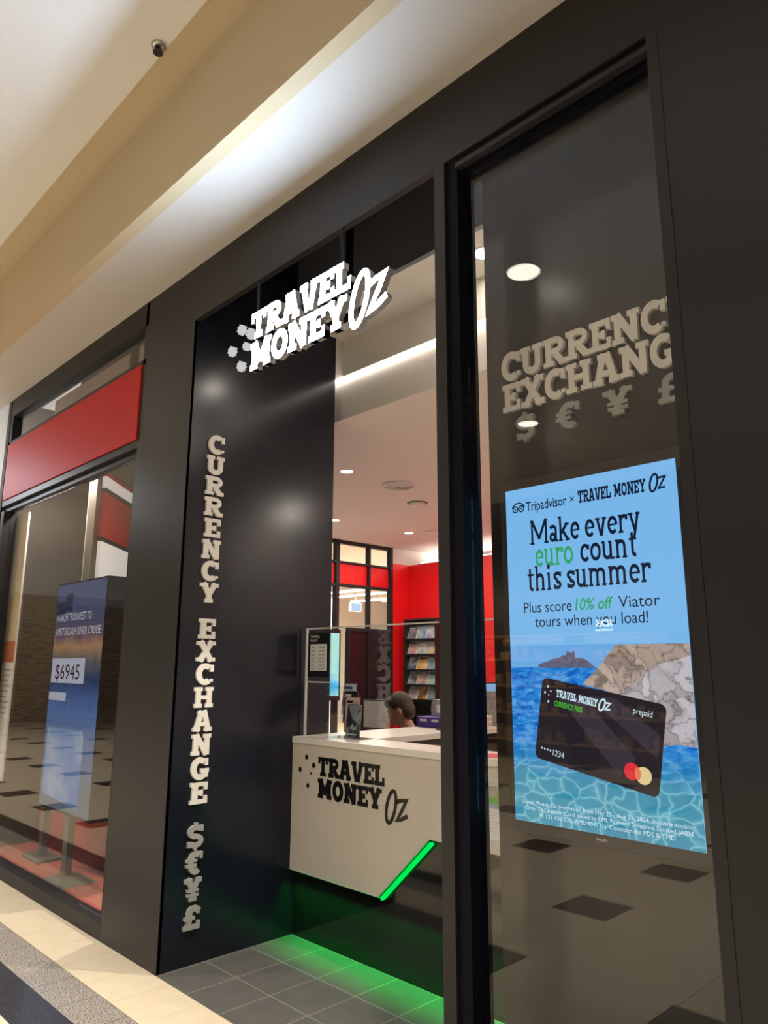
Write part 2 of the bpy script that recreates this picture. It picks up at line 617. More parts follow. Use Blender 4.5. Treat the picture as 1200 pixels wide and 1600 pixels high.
def glyph(ch, t=0.25, st=0.18, se=0.10):
    """strokes of one letter, height 1 -> (list, width). ('l',pts) open, ('c',pts) closed, ('r',x0,y0,x1,y1) block, optional thickness last"""
    h = t / 2
    S = []
    l = lambda *p, w=t: S.append(('l', list(p), w))
    a = lambda pts, w=t: S.append(('l', pts, w))
    r = lambda x0, y0, x1, y1: S.append(('r', x0, y0, x1, y1))
    def base(x, e=se): r(x - h - e, 0, x + h + e, st)
    def cap(x, e=se): r(x - h - e, 1 - st, x + h + e, 1)
    q = h + se           # first stem position
    if ch == 'T':
        W = 0.92
        r(0, 1 - st, W, 1); r(0, 0.64, t * 0.7, 1); r(W - t * 0.7, 0.64, W, 1)
        l((W / 2, 0), (W / 2, 1)); base(W / 2, se + 0.02)
    elif ch in 'RPBD':
        W = 0.95
        l((q, 0), (q, 1)); base(q); r(0, 1 - st, q, 1)
        if ch == 'D':
            a([(q, 1 - st / 2)] + arc(0.42, 0.5, W - 0.42 - h, 0.5 - st / 2, 90, -90) + [(q, st / 2)], st * 1.15); W = 0.9
        else:
            a([(q, 1 - st / 2)] + arc(0.52, 0.71, 0.27, 0.29 - st / 2, 90, -90) + [(q, 0.42 + st / 2)], st * 1.1)
            r(0.68, 0.60, 0.68 + t * 0.7, 0.82)
            if ch == 'R':
                l((0.50, 0.44), (0.80, 0.06)); r(0.66, 0, W + 0.03, st)
            if ch == 'B':
                a([(q, 0.5)] + arc(0.55, 0.27, 0.28, 0.27 - st / 2, 90, -90) + [(q, st / 2)], st * 1.1)
    elif ch == 'A':
        W = 1.02
        l((0.17, 0), (0.45, 1)); l((0.85, 0), (0.57, 1)); l((0.25, 0.34), (0.77, 0.34), w=st)
        r(0.0, 0, 0.40, st); r(0.62, 0, W, st); r(0.22, 1 - st, 0.6, 1)
    elif ch == 'V':
        W = 1.0
        l((0.17, 1), (0.44, 0)); l((0.83, 1), (0.56, 0)); r(0, 1 - st, 0.42, 1); r(0.60, 1 - st, W, 1)
    elif ch == 'Y':
        W = 1.0
        l((0.17, 1), (0.5, 0.42)); l((0.83, 1), (0.5, 0.42)); l((0.5, 0), (0.5, 0.5))
        r(0, 1 - st, 0.42, 1); r(0.60, 1 - st, W, 1); base(0.5)
    elif ch == 'E':
        W = 0.82
        l((q, 0), (q, 1)); r(0, 0, W, st); r(0, 1 - st, W, 1); r(W - 0.17, 0, W, 0.36); r(W - 0.17, 0.64, W, 1)
        r(q, 0.5 - st / 2, 0.58, 0.5 + st / 2); r(0.46, 0.36, 0.60, 0.64)
    elif ch == 'L':
        W = 0.82
        l((q, 0), (q, 1)); r(0, 0, W, st); cap(q); r(W - 0.17, 0, W, 0.42)
    elif ch == 'M':
        W = 1.22
        l((q, 0), (q, 1)); l((W - q, 0), (W - q, 1)); base(q, 0.07); base(W - q, 0.07)
        l((q, 1), (W / 2, 0.22)); l((W - q, 1), (W / 2, 0.22)); r(0, 1 - st, q, 1); r(W - q, 1 - st, W, 1)
    elif ch == 'N':
        W = 1.06
        l((q, 0), (q, 1)); l((W - q, 0), (W - q, 1)); l((q, 0.98), (W - q, 0.02)); base(q); cap(W - q); r(0, 1 - st, q, 1)
    elif ch == 'O':
        W = 0.92
        S.append(('c', arc(W / 2, 0.5, W / 2 - h, 0.5 - st / 2, 0, 340, 26), t * 0.95))
    elif ch == 'C':
        W = 0.88
        a(arc(0.46, 0.5, 0.46 - h, 0.5 - st / 2, 52, 308, 20)); r(W - 0.18, 0.62, W, 0.97); r(W - 0.18, 0.12, W - 0.02, 0.26)
    elif ch == 'G':
        W = 0.94
        a(arc(0.46, 0.5, 0.46 - h, 0.5 - st / 2, 52, 322, 20)); r(W - 0.24, 0.64, W - 0.06, 0.97)
        r(W - t - 0.04, 0.08, W - 0.04, 0.5); r(0.5, 0.5 - st, W, 0.5)
    elif ch == 'U':
        W = 1.0
        a([(q, 1)] + arc(0.5, 0.36, 0.5 - q, 0.36 - h * 0.8, 180, 360) + [(W - q, 1)]); cap(q); cap(W - q)
    elif ch == 'H':
        W = 1.04
        l((q, 0), (q, 1)); l((W - q, 0), (W - q, 1)); base(q); base(W - q); cap(q); cap(W - q); r(q, 0.5 - st / 2, W - q, 0.5 + st / 2)
    elif ch == 'X':
        W = 1.04
        l((0.2, 1), (0.84, 0)); l((0.84, 1), (0.2, 0)); r(0, 0, 0.42, st); r(0.62, 0, W, st); r(0, 1 - st, 0.42, 1); r(0.62, 1 - st, W, 1)
    elif ch == '$':
        W = 0.78
        a(arc(0.39, 0.70, 0.39 - h, 0.30 - st / 2, 30, 270, 14)[:-1] + arc(0.39, 0.30, 0.39 - h, 0.30 - st / 2, 90, -150, 14), t * 0.85)
        l((0.39, -0.12), (0.39, 0.12), w=t * 0.55); l((0.39, 0.88), (0.39, 1.12), w=t * 0.55); r(0.60, 0.72, 0.74, 0.98); r(0.04, 0.02, 0.18, 0.28)
    elif ch == '€':
        W = 0.88
        a(arc(0.5, 0.5, 0.40 - h, 0.5 - st / 2, 52, 308, 18)); r(0.70, 0.66, 0.86, 0.97); r(0, 0.54, 0.58, 0.54 + st * 0.7); r(0, 0.33, 0.55, 0.33 + st * 0.7)
    elif ch == '¥':
        W = 1.0
        l((0.17, 1), (0.5, 0.44)); l((0.83, 1), (0.5, 0.44)); l((0.5, 0), (0.5, 0.5)); r(0, 1 - st, 0.42, 1); r(0.60, 1 - st, W, 1); base(0.5)
        r(0.16, 0.40, 0.84, 0.40 + st * 0.7); r(0.16, 0.20, 0.84, 0.20 + st * 0.7)
    elif ch == '£':
        W = 0.86
        a(arc(0.55, 0.70, 0.24, 0.30 - st / 2, 20, 180, 12) + [(0.31, 0.45), (0.26, 0.1)]); r(0.04, 0, W, st); r(W - 0.16, 0, W, 0.34); r(0.06, 0.42, 0.60, 0.42 + st * 0.8); r(0.66, 0.66, 0.82, 0.92)
    # ---- lower case, x-height 0.70
    elif ch == 'a':
        W = 0.62
        a(arc(0.28, 0.5, 0.20, 0.20 - h, 150, 0, 10) + [(0.48, h)], t); r(0.48 - h, 0, W, st)
        S.append(('c', arc(0.26, 0.2, 0.22 - h, 0.2 - h, 0, 340, 16), t * 0.9))
    elif ch == 'c':
        W = 0.56
        a(arc(0.30, 0.35, 0.30 - h, 0.35 - h, 48, 318, 16)); r(0.42, 0.46, 0.42 + t, 0.66)
    elif ch == 'e':
        W = 0.60
        a(arc(0.30, 0.35, 0.30 - h, 0.35 - h, -2, 318, 18)); r(0.06, 0.33, 0.60 - h, 0.33 + st * 0.85)
    elif ch == 'h':
        W = 0.74
        l((q, 0), (q, 1)); base(q); r(0, 1 - st, q, 1); a(arc(q + 0.2, 0.46, 0.2, 0.24 - h, 180, 0, 10) + [(q + 0.4, 0)]); base(q + 0.4)
    elif ch == 'i':
        W = 0.36
        l((q, 0), (q, 0.7)); base(q); r(0, 0.7 - st, q, 0.7); r(q - h * 1.2, 0.84, q + h * 1.2, 0.84 + t * 1.2)
    elif ch == 'k':
        W = 0.72
        l((q, 0), (q, 1)); base(q); r(0, 1 - st, q, 1); l((q, 0.28), (0.56, 0.68)); l((0.30, 0.38), (0.60, 0.02)); r(0.44, 0, W, st); r(0.42, 0.7 - st, W - 0.04, 0.7)
    elif ch in 'nmur':
        if ch == 'n':
            W = 0.74
            l((q, 0), (q, 0.7)); base(q); r(0, 0.7 - st, q, 0.7); a(arc(q + 0.2, 0.46, 0.2, 0.24 - h, 180, 0, 10) + [(q + 0.4, 0)]); base(q + 0.4)
        if ch == 'm':
            W = 1.12
            l((q, 0), (q, 0.7)); base(q); r(0, 0.7 - st, q, 0.7)
            for k in (0, 1):
                a(arc(q + 0.195 + 0.39 * k, 0.46, 0.195, 0.24 - h, 180, 0, 10) + [(q + 0.39 + 0.39 * k, 0)]); base(q + 0.39 + 0.39 * k, se * 0.8)
        if ch == 'u':
            W = 0.74
            a([(q, 0.7)] + arc(q + 0.2, 0.24, 0.2, 0.24 - h, 180, 360, 10) + [(q + 0.4, 0.7)]); l((q + 0.4, 0), (q + 0.4, 0.7)); r(0, 0.7 - st, q, 0.7); r(q + 0.4 - h - se, 0.7 - st, q + 0.4, 0.7); r(q + 0.4, 0, W, st)
        if ch == 'r':
            W = 0.52
            l((q, 0), (q, 0.7)); base(q, se * 1.2); r(0, 0.7 - st, q, 0.7); a(arc(q + 0.22, 0.42, 0.22, 0.28 - h, 180, 75, 8)); r(0.40, 0.48, 0.40 + t, 0.68)
    elif ch == 'o':
        W = 0.64
        S.append(('c', arc(0.32, 0.35, 0.32 - h, 0.35 - h, 0, 340, 20), t))
    elif ch == 's':
        W = 0.52
        a(arc(0.26, 0.52, 0.25 - h, 0.18 - h, 35, 270, 10)[:-1] + arc(0.26, 0.18, 0.25 - h, 0.18 - h, 90, -145, 10)); r(0.40, 0.50, 0.40 + t * 0.8, 0.68); r(0.02, 0.02, 0.02 + t * 0.8, 0.20)
    elif ch == 't':
        W = 0.46
        a([(0.18, 0.9), (0.18, 0.22)] + arc(0.32, 0.2, 0.14, 0.2 - h, 180, 290, 8)); r(0, 0.7 - st, 0.42, 0.7)
    elif ch == 'v':
        W = 0.68
        l((0.12, 0.7), (0.33, 0)); l((0.56, 0.7), (0.35, 0)); r(0, 0.7 - st, 0.27, 0.7); r(0.43, 0.7 - st, W, 0.7)
    elif ch == 'y':
        W = 0.68
        l((0.12, 0.7), (0.35, 0.04)); l((0.57, 0.7), (0.30, -0.2), (0.14, -0.25)); r(0, 0.7 - st, 0.27, 0.7); r(0.43, 0.7 - st, W, 0.7)
    else:
        W = 0.4
    return S, W


def draw(mb, S, P, d):
    k = 0
    for s in S:
        dd = d + 0.00025 * k
        Q = (P[0] + P[3] * 0.00012 * k, P[1], P[2], P[3])
        if s[0] == 'r':
            mb.prism([(s[1], s[2]), (s[3], s[2]), (s[3], s[4]), (s[1], s[4])], Q, dd)
        elif s[0] == 'l':
            L, R = offs(s[1], s[2])
            mb.strip(L, R, Q, dd)
        else:
            L, R = offs(s[1], s[2], True)
            mb.strip(L, R, Q, dd, True)
        k += 1


def slab_width(text, t, st, se, gap, space):
    w = 0
    for c in text:
        w += space if c == ' ' else glyph(c, t, st, se)[1] + gap
    return w - gap


def slab_line(text, P, width, height, m, d, parent, name=None, t=0.25, st=0.18, se=0.10, gap=0.06, space=0.5, slant=0.0, back=None):
    """one line of lettering; with name each letter is a part of its own, else one mesh is returned"""
    tot = slab_width(text, t, st, se, gap, space)
    k = width / tot
    u = 0
    one = MB()
    outs = []
    for c in text:
        if c == ' ':
            u += space
            continue
        S, W = glyph(c, t, st, se)
        Q = sub(P, u * k, 0, height, su=k, slant=slant)
        if name:
            mb = MB()
            draw(mb, S, Q, d)
            o = mb.build(name, m, parent)
            if back:
                face_materials(o, Q[3], m, back)
            outs.append(o)
        else:
            draw(one, S, Q, d)
        u += W + gap
    return outs if name else one


def face_materials(o, N, front, side):
    """front faces keep the lit material, returns get the side one"""
    o.data.materials.append(M[side])
    for p in o.data.polygons:
        if p.normal.dot(N) < 0.9:
            p.material_index = 1


def sans(text, P, size, m, parent, name, width=None, d=0.0006, shear=0.0, bold=0.0):
    """one line of plain sans lettering on plane P (Blender's own font)"""
    cu = bpy.data.curves.new('text', 'FONT')
    cu.body = text
    cu.size = size
    cu.shear = shear
    cu.offset = bold
    cu.resolution_u = 3
    ob = bpy.data.objects.new('text', cu)
    COL.objects.link(ob)
    dg = bpy.context.evaluated_depsgraph_get()
    me = bpy.data.meshes.new_from_object(ob.evaluated_get(dg))
    bpy.data.objects.remove(ob)
    bpy.data.curves.remove(cu)
    k = 1.0
    if width and len(me.vertices):
        xs = [v.co.x for v in me.vertices]
        k = width / (max(xs) - min(xs))
        x0 = min(xs)
    else:
        x0 = 0
    O, U, V, N = P
    for v in me.vertices:
        v.co = O + U * ((v.co.x - x0) * k) + V * v.co.y + N * d
    me.name = name
    me.materials.clear()
    me.materials.append(M[m])
    o = bpy.data.objects.new(name, me)
    COL.objects.link(o)
    if parent is not None:
        o.parent = parent
        o.matrix_parent_inverse = parent_world(parent).inverted()
    return o


def star_pts(cx, cy, r, n=7, inner=0.62):
    return [(cx + (r if i % 2 == 0 else r * inner) * math.sin(PI * i / n), cy + (r if i % 2 == 0 else r * inner) * math.cos(PI * i / n)) for i in range(2 * n)]


def logo(P, cap, m, d, parent, oz=(0, 0), lift=0.0, wT=5.2, stars=None, side=None, star_m=None, tt=0.27, as_parts=True, oz_s=1.0, ozw=0.17):
    """TRAVEL over MONEY with a brush-drawn Oz and a cluster of stars; P origin = left end of MONEY's baseline"""
    nm = 'letter' if as_parts else None
    one = MB()
    for text, v, w in (('TRAVEL', 1.14, wT), ('MONEY', 0.0, wT * 0.965)):
        Q = sub(P, 0, v * cap + lift, 1.0)
        r = slab_line(text, Q, w * cap, cap, m, d, parent, nm, t=tt, st=0.21, se=0.09, gap=0.03, back=side)
        if not as_parts:
            one.add(r.v, r.f)
    ox, oy = oz
    Oring = [(5.72 + ox + (0.30 * math.cos(a) * oz_s + 0.17 * math.sin(a) * oz_s), 0.24 + oy + 0.76 * math.sin(a) * oz_s) for a in [2 * PI * i / 28 for i in range(28)]]
    zpts = [(6.08 + ox, 0.50 + oy), (6.42 + ox, 0.62 + oy), (6.78 + ox, 0.66 + oy), (6.5 + ox, 0.2 + oy), (6.14 + ox, -0.32 + oy), (6.45 + ox, -0.24 + oy), (6.86 + ox, -0.04 + oy)]
    sc = lambda ps: [(p[0] * cap, p[1] * cap) for p in ps]
    for pts, closed, th in ((Oring, True, ozw), (zpts, False, ozw)):
        mb = MB()
        L, R = offs(sc(pts), th * cap, closed)
        mb.strip(L, R, P, d, closed)
        if as_parts:
            o = mb.build('script_letter', m, parent)
            if side:
                face_materials(o, P[3], m, side)
        else:
            one.add(mb.v, mb.f)
    for su, sv, sr in stars or [(-1.04, 2.03, 0.17), (-0.40, 1.64, 0.18), (-0.62, 1.20, 0.09), (-1.60, 1.31, 0.18), (-0.88, 0.52, 0.17)]:
        mb = MB().prism([(p[0] * cap, p[1] * cap) for p in star_pts(su, sv, sr)], P, d)
        if as_parts:
            o = mb.build('star', star_m or m, parent)
        else:
            one.add(mb.v, mb.f)
    return one


# ================================================================== SETTING
floor = struct(bx('floor', 'mall_floor', (-42, -16, -0.12, 14, 0.0, 0.0)))
shop_floor = struct(bx('floor_shop', 'shop_floor', (0, 0.0, -0.12, 4.6, 1.126, 0.0)))
shop_floor_b = struct(bx('floor_staff', mat('pale_bounce_floor', (0.62, 0.58, 0.52), 0.5), (-3.96, 1.1265, -0.12, 4.6, 7.4, 0.0)))  # unseen floor, made pale to bounce light onto the shop ceiling
carpet = struct(bx('floor_carpet', 'carpet', (-3.34, 0.1005, -0.12, -0.66, 1.0895, 0.03)))

# --- mall ceiling, dropped soffit and its bulkhead with a rounded top
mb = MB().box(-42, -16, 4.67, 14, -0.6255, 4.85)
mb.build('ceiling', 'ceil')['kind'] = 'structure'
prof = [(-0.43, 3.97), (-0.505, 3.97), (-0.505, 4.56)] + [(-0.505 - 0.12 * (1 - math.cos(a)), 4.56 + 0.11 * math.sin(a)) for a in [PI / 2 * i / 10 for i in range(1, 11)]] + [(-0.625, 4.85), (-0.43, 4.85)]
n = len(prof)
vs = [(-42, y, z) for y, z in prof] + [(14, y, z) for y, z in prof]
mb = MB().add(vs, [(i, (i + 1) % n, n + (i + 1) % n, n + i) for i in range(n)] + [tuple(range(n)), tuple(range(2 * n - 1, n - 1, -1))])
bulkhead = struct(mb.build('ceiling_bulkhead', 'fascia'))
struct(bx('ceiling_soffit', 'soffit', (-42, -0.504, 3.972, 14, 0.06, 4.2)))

# --- black shopfront: header, pillar, right pillar
struct(bx('wall_header', 'facade', (0.0005, 0.0, 3.612, 2.944, 0.035, 3.972)))
struct(bx('wall_header_back', 'bulk', (0.003, 0.0605, 3.9725, 4.6, 0.08, 4.5)))
struct(bx('ceiling_void', 'bulk', (0.003, 0.0605, 4.5005, 4.6, 0.80, 4.6)))  # cap and header back added to keep background light out of the void
struct(bx('wall_pillar', 'facade', (-0.66, 0.0, 0.0, 0.0, 0.02, 3.972)))
pil = MB().box(-0.66, 0.02, 0.0, -0.012, 1.126, 4.5)
struct(pil.build('wall_pillar_core', 'facade'))
struct(bx('wall_right_pillar', 'facade', (2.945, -0.004, 0.0, 6.5, 0.5, 3.972)))
struct(bx('trim_1', 'facade', (2.938, -0.001, 0.0, 2.9445, 0.28, 3.6115)))
ret = struct(bx('wall_return', 'panel', (-0.012, 0.004, 0.0, 0.0, 1.126, 4.5)))
# bulkhead behind the header with one upright joint
struct(bx('wall_bulkhead', 'bulk', (0.003, 0.766, 3.862, 0.505, 0.80, 4.5)))
struct(bx('wall_bulkhead', 'bulk', (0.585, 0.766, 3.862, 4.6, 0.80, 4.5)))
struct(bx('trim_2', 'frame_dark', (0.505, 0.772, 3.862, 0.585, 0.80, 4.5)))
# shop ceilings
struct(bx('ceiling_entry', 'shop_ceil', (0.0, 0.80, 3.862, 4.6, 1.24, 4.0)))
struct(bx('ceiling_step', 'shop_ceil', (0.0, 1.20, 3.592, 4.6, 1.26, 3.862)))
step_low = struct(bx('ceiling_step', 'shop_ceil', (-3.9, 1.215, 3.272, 4.6, 1.26, 3.574)))
struct(bx('ceiling_step', 'shop_ceil', (-3.9, 1.13, 3.592, 0.0, 1.26, 3.9)))
struct(bx('ceiling_shop', 'shop_ceil', (-3.96, 1.2605, 3.272, 4.6, 7.4, 3.36)))
strip = thing('strip_light', 'long white linear light across the shop ceiling step', 'light', (0.9, 1.2, 3.583))
bx('diffuser', 'strip', (-1.2, 1.203, 3.576, 3.6, 1.225, 3.590), strip)
bx('housing', 'trim_white', (-1.2, 1.2255, 3.5755, 3.6, 1.258, 3.5905), strip)
area('strip_light_glow', (0.9, 1.19, 3.57), 4.4, 2.4, NEUT, (math.radians(38), 0, 0), 'RECTANGLE', 0.03, None)

# shop walls
struct(bx('wall_back', 'red', (-3.90, 5.972, 0.0, 4.6, 6.06, 3.043)))
struct(bx('wall_rear', 'wallwhite', (-3.96, 7.3, 0.0, 4.6, 7.4, 3.272)))
struct(bx('wall_right', 'wallwhite', (3.3, 0.5, 0.0, 3.4, 7.3, 4.6)))
struct(bx('wall_left', 'red', (-3.96, 5.59, 0.0, -3.905, 7.3, 3.043)))
struct(bx('wall_left_upper', 'wallwhite', (-3.96, 5.59, 3.044, -3.905, 7.3, 3.272)))
struct(bx('wall_left_front', 'wallwhite', (-3.96, 1.13, 0.0, -3.905, 4.40, 3.272)))  # hidden stretch, made white to bounce neutral light into the shop
cove = thing('cove_light', 'white strip light on top of the red back wall', 'light', (-2, 6.02, 3.05))  # unseen strip, put in to light the upper wall and shop ceiling
bx('diffuser', 'lampw', (-3.7, 6.0, 3.062, 1.0, 6.03, 3.072), cove)
bx('base', 'trim_white', (-3.7, 5.99, 3.044, 1.0, 6.04, 3.061), cove)
area('cove_glow', (-2.4, 6.5, 3.10), 3.0, 30, NEUT, (0, PI, 0), 'RECTANGLE', 0.1)

# display wall behind the right-hand glass
struct(bx('wall_display', 'dispwall', (1.976, 0.30, 0.0, 2.944, 0.36, 4.5)))

# --- window_1: left shop
w1 = sempty('window_1', (-2, 0, 0))
bx('frame', 'frame', (-3.30, 0.0, 2.945, -0.66, 0.10, 3.0), w1)
bx('frame', 'frame', (-3.30, 0.03, 2.90, -0.66, 0.10, 2.9445), w1)
bx('frame', 'frame', (-3.30, 0.0, 0.0, -0.66, 0.10, 0.088), w1)
bx('frame', 'frame', (-0.685, 0.005, 0.0885, -0.661, 0.10, 2.8995), w1)
bx('frame', 'frame', (-3.30, 0.0, 0.0885, -3.22, 0.10, 2.8995), w1)
bx('pane', 'glass', (-3.22, 0.055, 0.089, -0.686, 0.065, 2.899), w1)
# transom over the red fascia
w4 = sempty('window_4', (-2, 0, 3.6))
bx('frame', 'frame', (-3.26, 0.0, 3.52, -0.62, 0.08, 3.556), w4)
bx('frame', 'frame', (-3.31, 0.0, 3.80, -0.62, 0.10, 3.972), w4)
bx('frame', 'frame', (-3.31, 0.0, 3.557, -3.25, 0.08, 3.7995), w4)
bx('frame', 'frame', (-1.14, 0.12, 3.557, -1.08, 0.16, 3.95), w4)
bx('pane', 'glass', (-3.249, 0.04, 3.557, -0.661, 0.046, 3.799), w4)
struct(bx('mirrored_soffit_band', 'tan', (-3.2, 0.34, 3.60, -0.665, 0.5, 4.02)))  # added tan bar, stands in for the soffit mirrored in the transom glass
struct(bx('transom_dark_sheet', 'frame_dark', (-3.3, 0.6, 3.50, -0.665, 0.64, 4.6)))  # dark sheet standing in for the darkness behind the transom

fas = tag(bx('shop_fascia', 'redfascia', (-3.27, -0.012, 3.0, -0.661, 0.06, 3.52)), 'plain red fascia board above the left shop window', 'sign')

# left shop interior
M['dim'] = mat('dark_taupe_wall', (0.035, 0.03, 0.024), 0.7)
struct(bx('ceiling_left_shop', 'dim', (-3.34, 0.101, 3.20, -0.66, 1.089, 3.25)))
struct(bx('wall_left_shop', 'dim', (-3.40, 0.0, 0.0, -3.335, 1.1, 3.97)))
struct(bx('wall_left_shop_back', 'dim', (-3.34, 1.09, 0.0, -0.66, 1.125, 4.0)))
struct(bx('wall_low', 'redlow', (-3.33, 0.585, 0.132, -0.67, 0.64, 0.40)))
struct(bx('baseboard_low', 'reddark', (-3.33, 0.58, 0.03, -0.67, 0.64, 0.131)))

# window_2: right-hand glass beside the opening
w2 = sempty('window_2', (2.4, 0, 0))
bx('frame', 'facade', (1.955, -0.004, 0.0, 2.012, 0.12, 3.611), w2)
bx('frame', 'frame_dark', (2.013, 0.01, 0.0, 2.07, 0.12, 3.611), w2)
bx('frame', 'facade', (2.90, -0.003, 0.0, 2.9375, 0.12, 3.611), w2)
bx('frame', 'frame_dark', (2.071, 0.012, 3.577, 2.8995, 0.12, 3.611), w2)
bx('frame', 'facade', (2.071, -0.002, 3.555, 2.8995, 0.12, 3.5765), w2)
bx('frame', 'frame_dark', (2.071, 0.030, 3.538, 2.8995, 0.12, 3.5545), w2)
bx('frame', 'frame', (2.071, 0.0, 0.0, 2.8995, 0.12, 0.04), w2)
bx('pane', 'glass', (2.0705, 0.055, 0.041, 2.8995, 0.065, 3.5375), w2)

# window_3: black framed partition on the shop's left side
w3 = sempty('window_3', (-3.93, 5, 0))
for y0, y1 in ((4.50, 4.56), (5.115, 5.15), (5.55, 5.60)):
    bx('mullion', 'frame', (-3.97, y0, 0.0, -3.89, y1, 3.271), w3)
bx('rail', 'frame', (-3.965, 4.401, 3.22, -3.895, 5.5495, 3.271), w3)
bx('rail', 'frame', (-3.965, 4.401, 2.62, -3.895, 5.5495, 2.665), w3)
bx('rail', 'frame', (-3.965, 4.401, 2.955, -3.895, 5.5495, 2.98), w3)
bx('rail', 'frame', (-3.965, 4.75, 2.02, -3.895, 5.5495, 2.065), w3)
bx('rail', 'frame', (-3.965, 4.74, 0.0, -3.895, 4.775, 2.0195), w3)
bx('red_band', 'red', (-3.95, 4.401, 2.666, -3.94, 5.5495, 2.954), w3)
bx('dark_panel', mat('dark_maroon_panel', (0.022, 0.008, 0.012), 0.25), (-3.945, 4.776, 0.0, -3.925, 5.5495, 2.0195), w3)
bx('pane', 'glass', (-3.93, 4.5605, 2.981, -3.924, 5.5495, 3.2195), w3)
bx('pane', 'glass', (-3.93, 4.5605, 2.0655, -3.924, 5.5495, 2.6195), w3)

# beyond the partition: bright corridor
struct(bx('floor_beyond', 'mall_floor', (-14, 1.2, -0.12, -3.98, 16, -0.001)))
struct(bx('ceiling_beyond', 'wallwhite', (-14, 1.2, 3.6, -3.98, 16, 3.7)))
struct(bx('wall_beyond', 'wallwhite', (-14.1, 1.2, 0, -14, 16, 3.6)))
struct(bx('wall_beyond_end', mat('brown_shopfront', (0.52, 0.42, 0.36), 0.5), (-14, 15.9, 0, -3.98, 16, 3.6)))
tag(MB().cyl((-8.9, 8.4, 0), 0.28, 3.6, 28).build('column', 'wallwhite'), 'white round column seen through the black framed partition', 'column')
for k, (y, z) in enumerate(((8.2, 3.1), (9.3, 3.3), (10.4, 3.3), (11.6, 3.3), (12.8, 3.4))):
    t = thing('linear_light', ('%s white linear light in the bright space beyond the partition' % ('nearest', 'second nearest', 'middle', 'second farthest', 'farthest')[k]), 'light', (-8.5, y, z), 'linear lights beyond the partition')
    bx('diffuser', 'lampw', (-11.5, y - 0.05, z - 0.03, -5.5, y + 0.05, z), t)
    bx('housing', 'trim_white', (-11.5, y - 0.06, z + 0.001, -5.5, y + 0.06, z + 0.05), t)
    for xx in (-10.5, -6.5):
        bx('hanger', 'grey', (xx - 0.01, y - 0.01, z + 0.0502, xx + 0.01, y + 0.01, 3.5995), t)
area('corridor_glow', (-8, 9, 3.0), 5.0, E_BEYOND * 2.2, NEUT, (0, 0, 0), 'SQUARE')
ex = thing('exit_sign', 'small pale blue lit sign hanging beyond the black framed partition', 'sign', (-8, 8.6, 2.75))
bx('face', emis('pale_blue_sign', srgb(176, 214, 240), 1.1), (-7.985, 8.44, 2.70, -7.98, 8.72, 2.86), ex)
bx('case', 'trim_white', (-8.05, 8.43, 2.69, -7.986, 8.73, 2.87), ex)
MB().cyl((-8.01, 8.58, 2.871), 0.01, 0.729, 8).build('rod', 'grey', ex)

# --- the rest of the mall that the glass mirrors
struct(bx('wall_opposite', mat('opposite_dark_front', (0.035, 0.030, 0.026), 0.45), (-16, -9.3, 0.0, 14, -9.2, 4.67)))
struct(bx('wall_next_shop', mat('next_shop_front', (0.62, 0.63, 0.66), 0.6), (-16, 0.0, 0.0, -3.41, 0.1, 3.97)))
struct(bx('wall_mall_far', mat('mall_far_wall', (0.26, 0.22, 0.15), 0.7), (-34, -16, 0.0, -33.8, 0.0, 4.67)))
tag(bx('stone_column', 'stone', (-19.6, -6.14, 0.0, -18.4, -5.16, 3.52)), 'square stone clad column mirrored in the left shop window', 'column')
tag(bx('stone_column', 'stone', (-24, -9.6, 0.0, -21.5, -8.0, 3.52)), 'wide stone clad block farther off behind the square stone column', 'column')
struct(bx('ceiling_drop', 'ceil', (-30, -11.5, 3.521, -18.2, -4.8, 4.67)))
shelf = thing('shop_shelving', 'lit timber shelving of a shop across the mall', 'shelf', (-3.5, -9, 0))
wood = mat('honey_timber', (0.42, 0.24, 0.10), 0.5)
for zz in (0.30, 0.75, 1.2, 1.65, 2.05):
    bx('shelf_board', wood, (-6.4, -9.0, zz, -1.2, -8.62, zz + 0.03), shelf)
bx('back_panel', wood, (-6.4, -9.19, 0.0, -1.2, -9.16, 2.085), shelf)
for xx in (-6.42, -4.7, -3.0, -1.2):
    bx('upright', 'black', (xx, -9.15, 0.0, xx + 0.04, -8.6, 2.085), shelf)
goods = MB()
for zz in (0.33, 0.78, 1.23, 1.68):
    x = -6.3
    while x < -1.4:
        w = random.uniform(0.10, 0.24)
        if not any(abs(x + w / 2 - u - 0.02) < w / 2 + 0.04 for u in (-4.7, -3.0)):
            goods.box(x, -8.95, zz + 0.002, x + w, -8.70, zz + random.uniform(0.10, 0.26))
        x += w + random.uniform(0.02, 0.12)
g = goods.build('shelf_goods', noise_mat('mixed_goods', [(0.3, (0.02, 0.02, 0.03)), (0.45, (0.5, 0.3, 0.12)), (0.6, (0.10, 0.09, 0.12)), (0.75, (0.6, 0.52, 0.40))], 5.5, 0.6))
g['kind'] = 'stuff'
g['label'] = 'mixed goods crowding the timber shelves across the mall'
g['category'] = 'goods'
area('shelving_glow', (-3.8, -8.0, 2.9), 4.5, 130, WARM, (math.radians(-35), 0, 0), 'RECTANGLE', 0.3)
ids = thing('lit_shop_sign', 'white lit lettering IDS over the shelving across the mall', 'sign', (-2.5, -9.0, 2.2))
P_ids = (Vector((-2.40, -9.14, 2.21)), Vector((-1, 0, 0)), Vector((0, 0, 1)), Vector((0, 1, 0)))
sans('IDS', P_ids, 0.16, 'lampw', ids, 'lettering', 0.30, bold=0.006)
MB().box(-2.72, -9.15, 2.14, -2.40, -9.14, 2.165).build('underline', 'lampw', ids)
bx('backing', 'black', (-2.80, -9.19, 2.10, -2.32, -9.155, 2.38), ids)

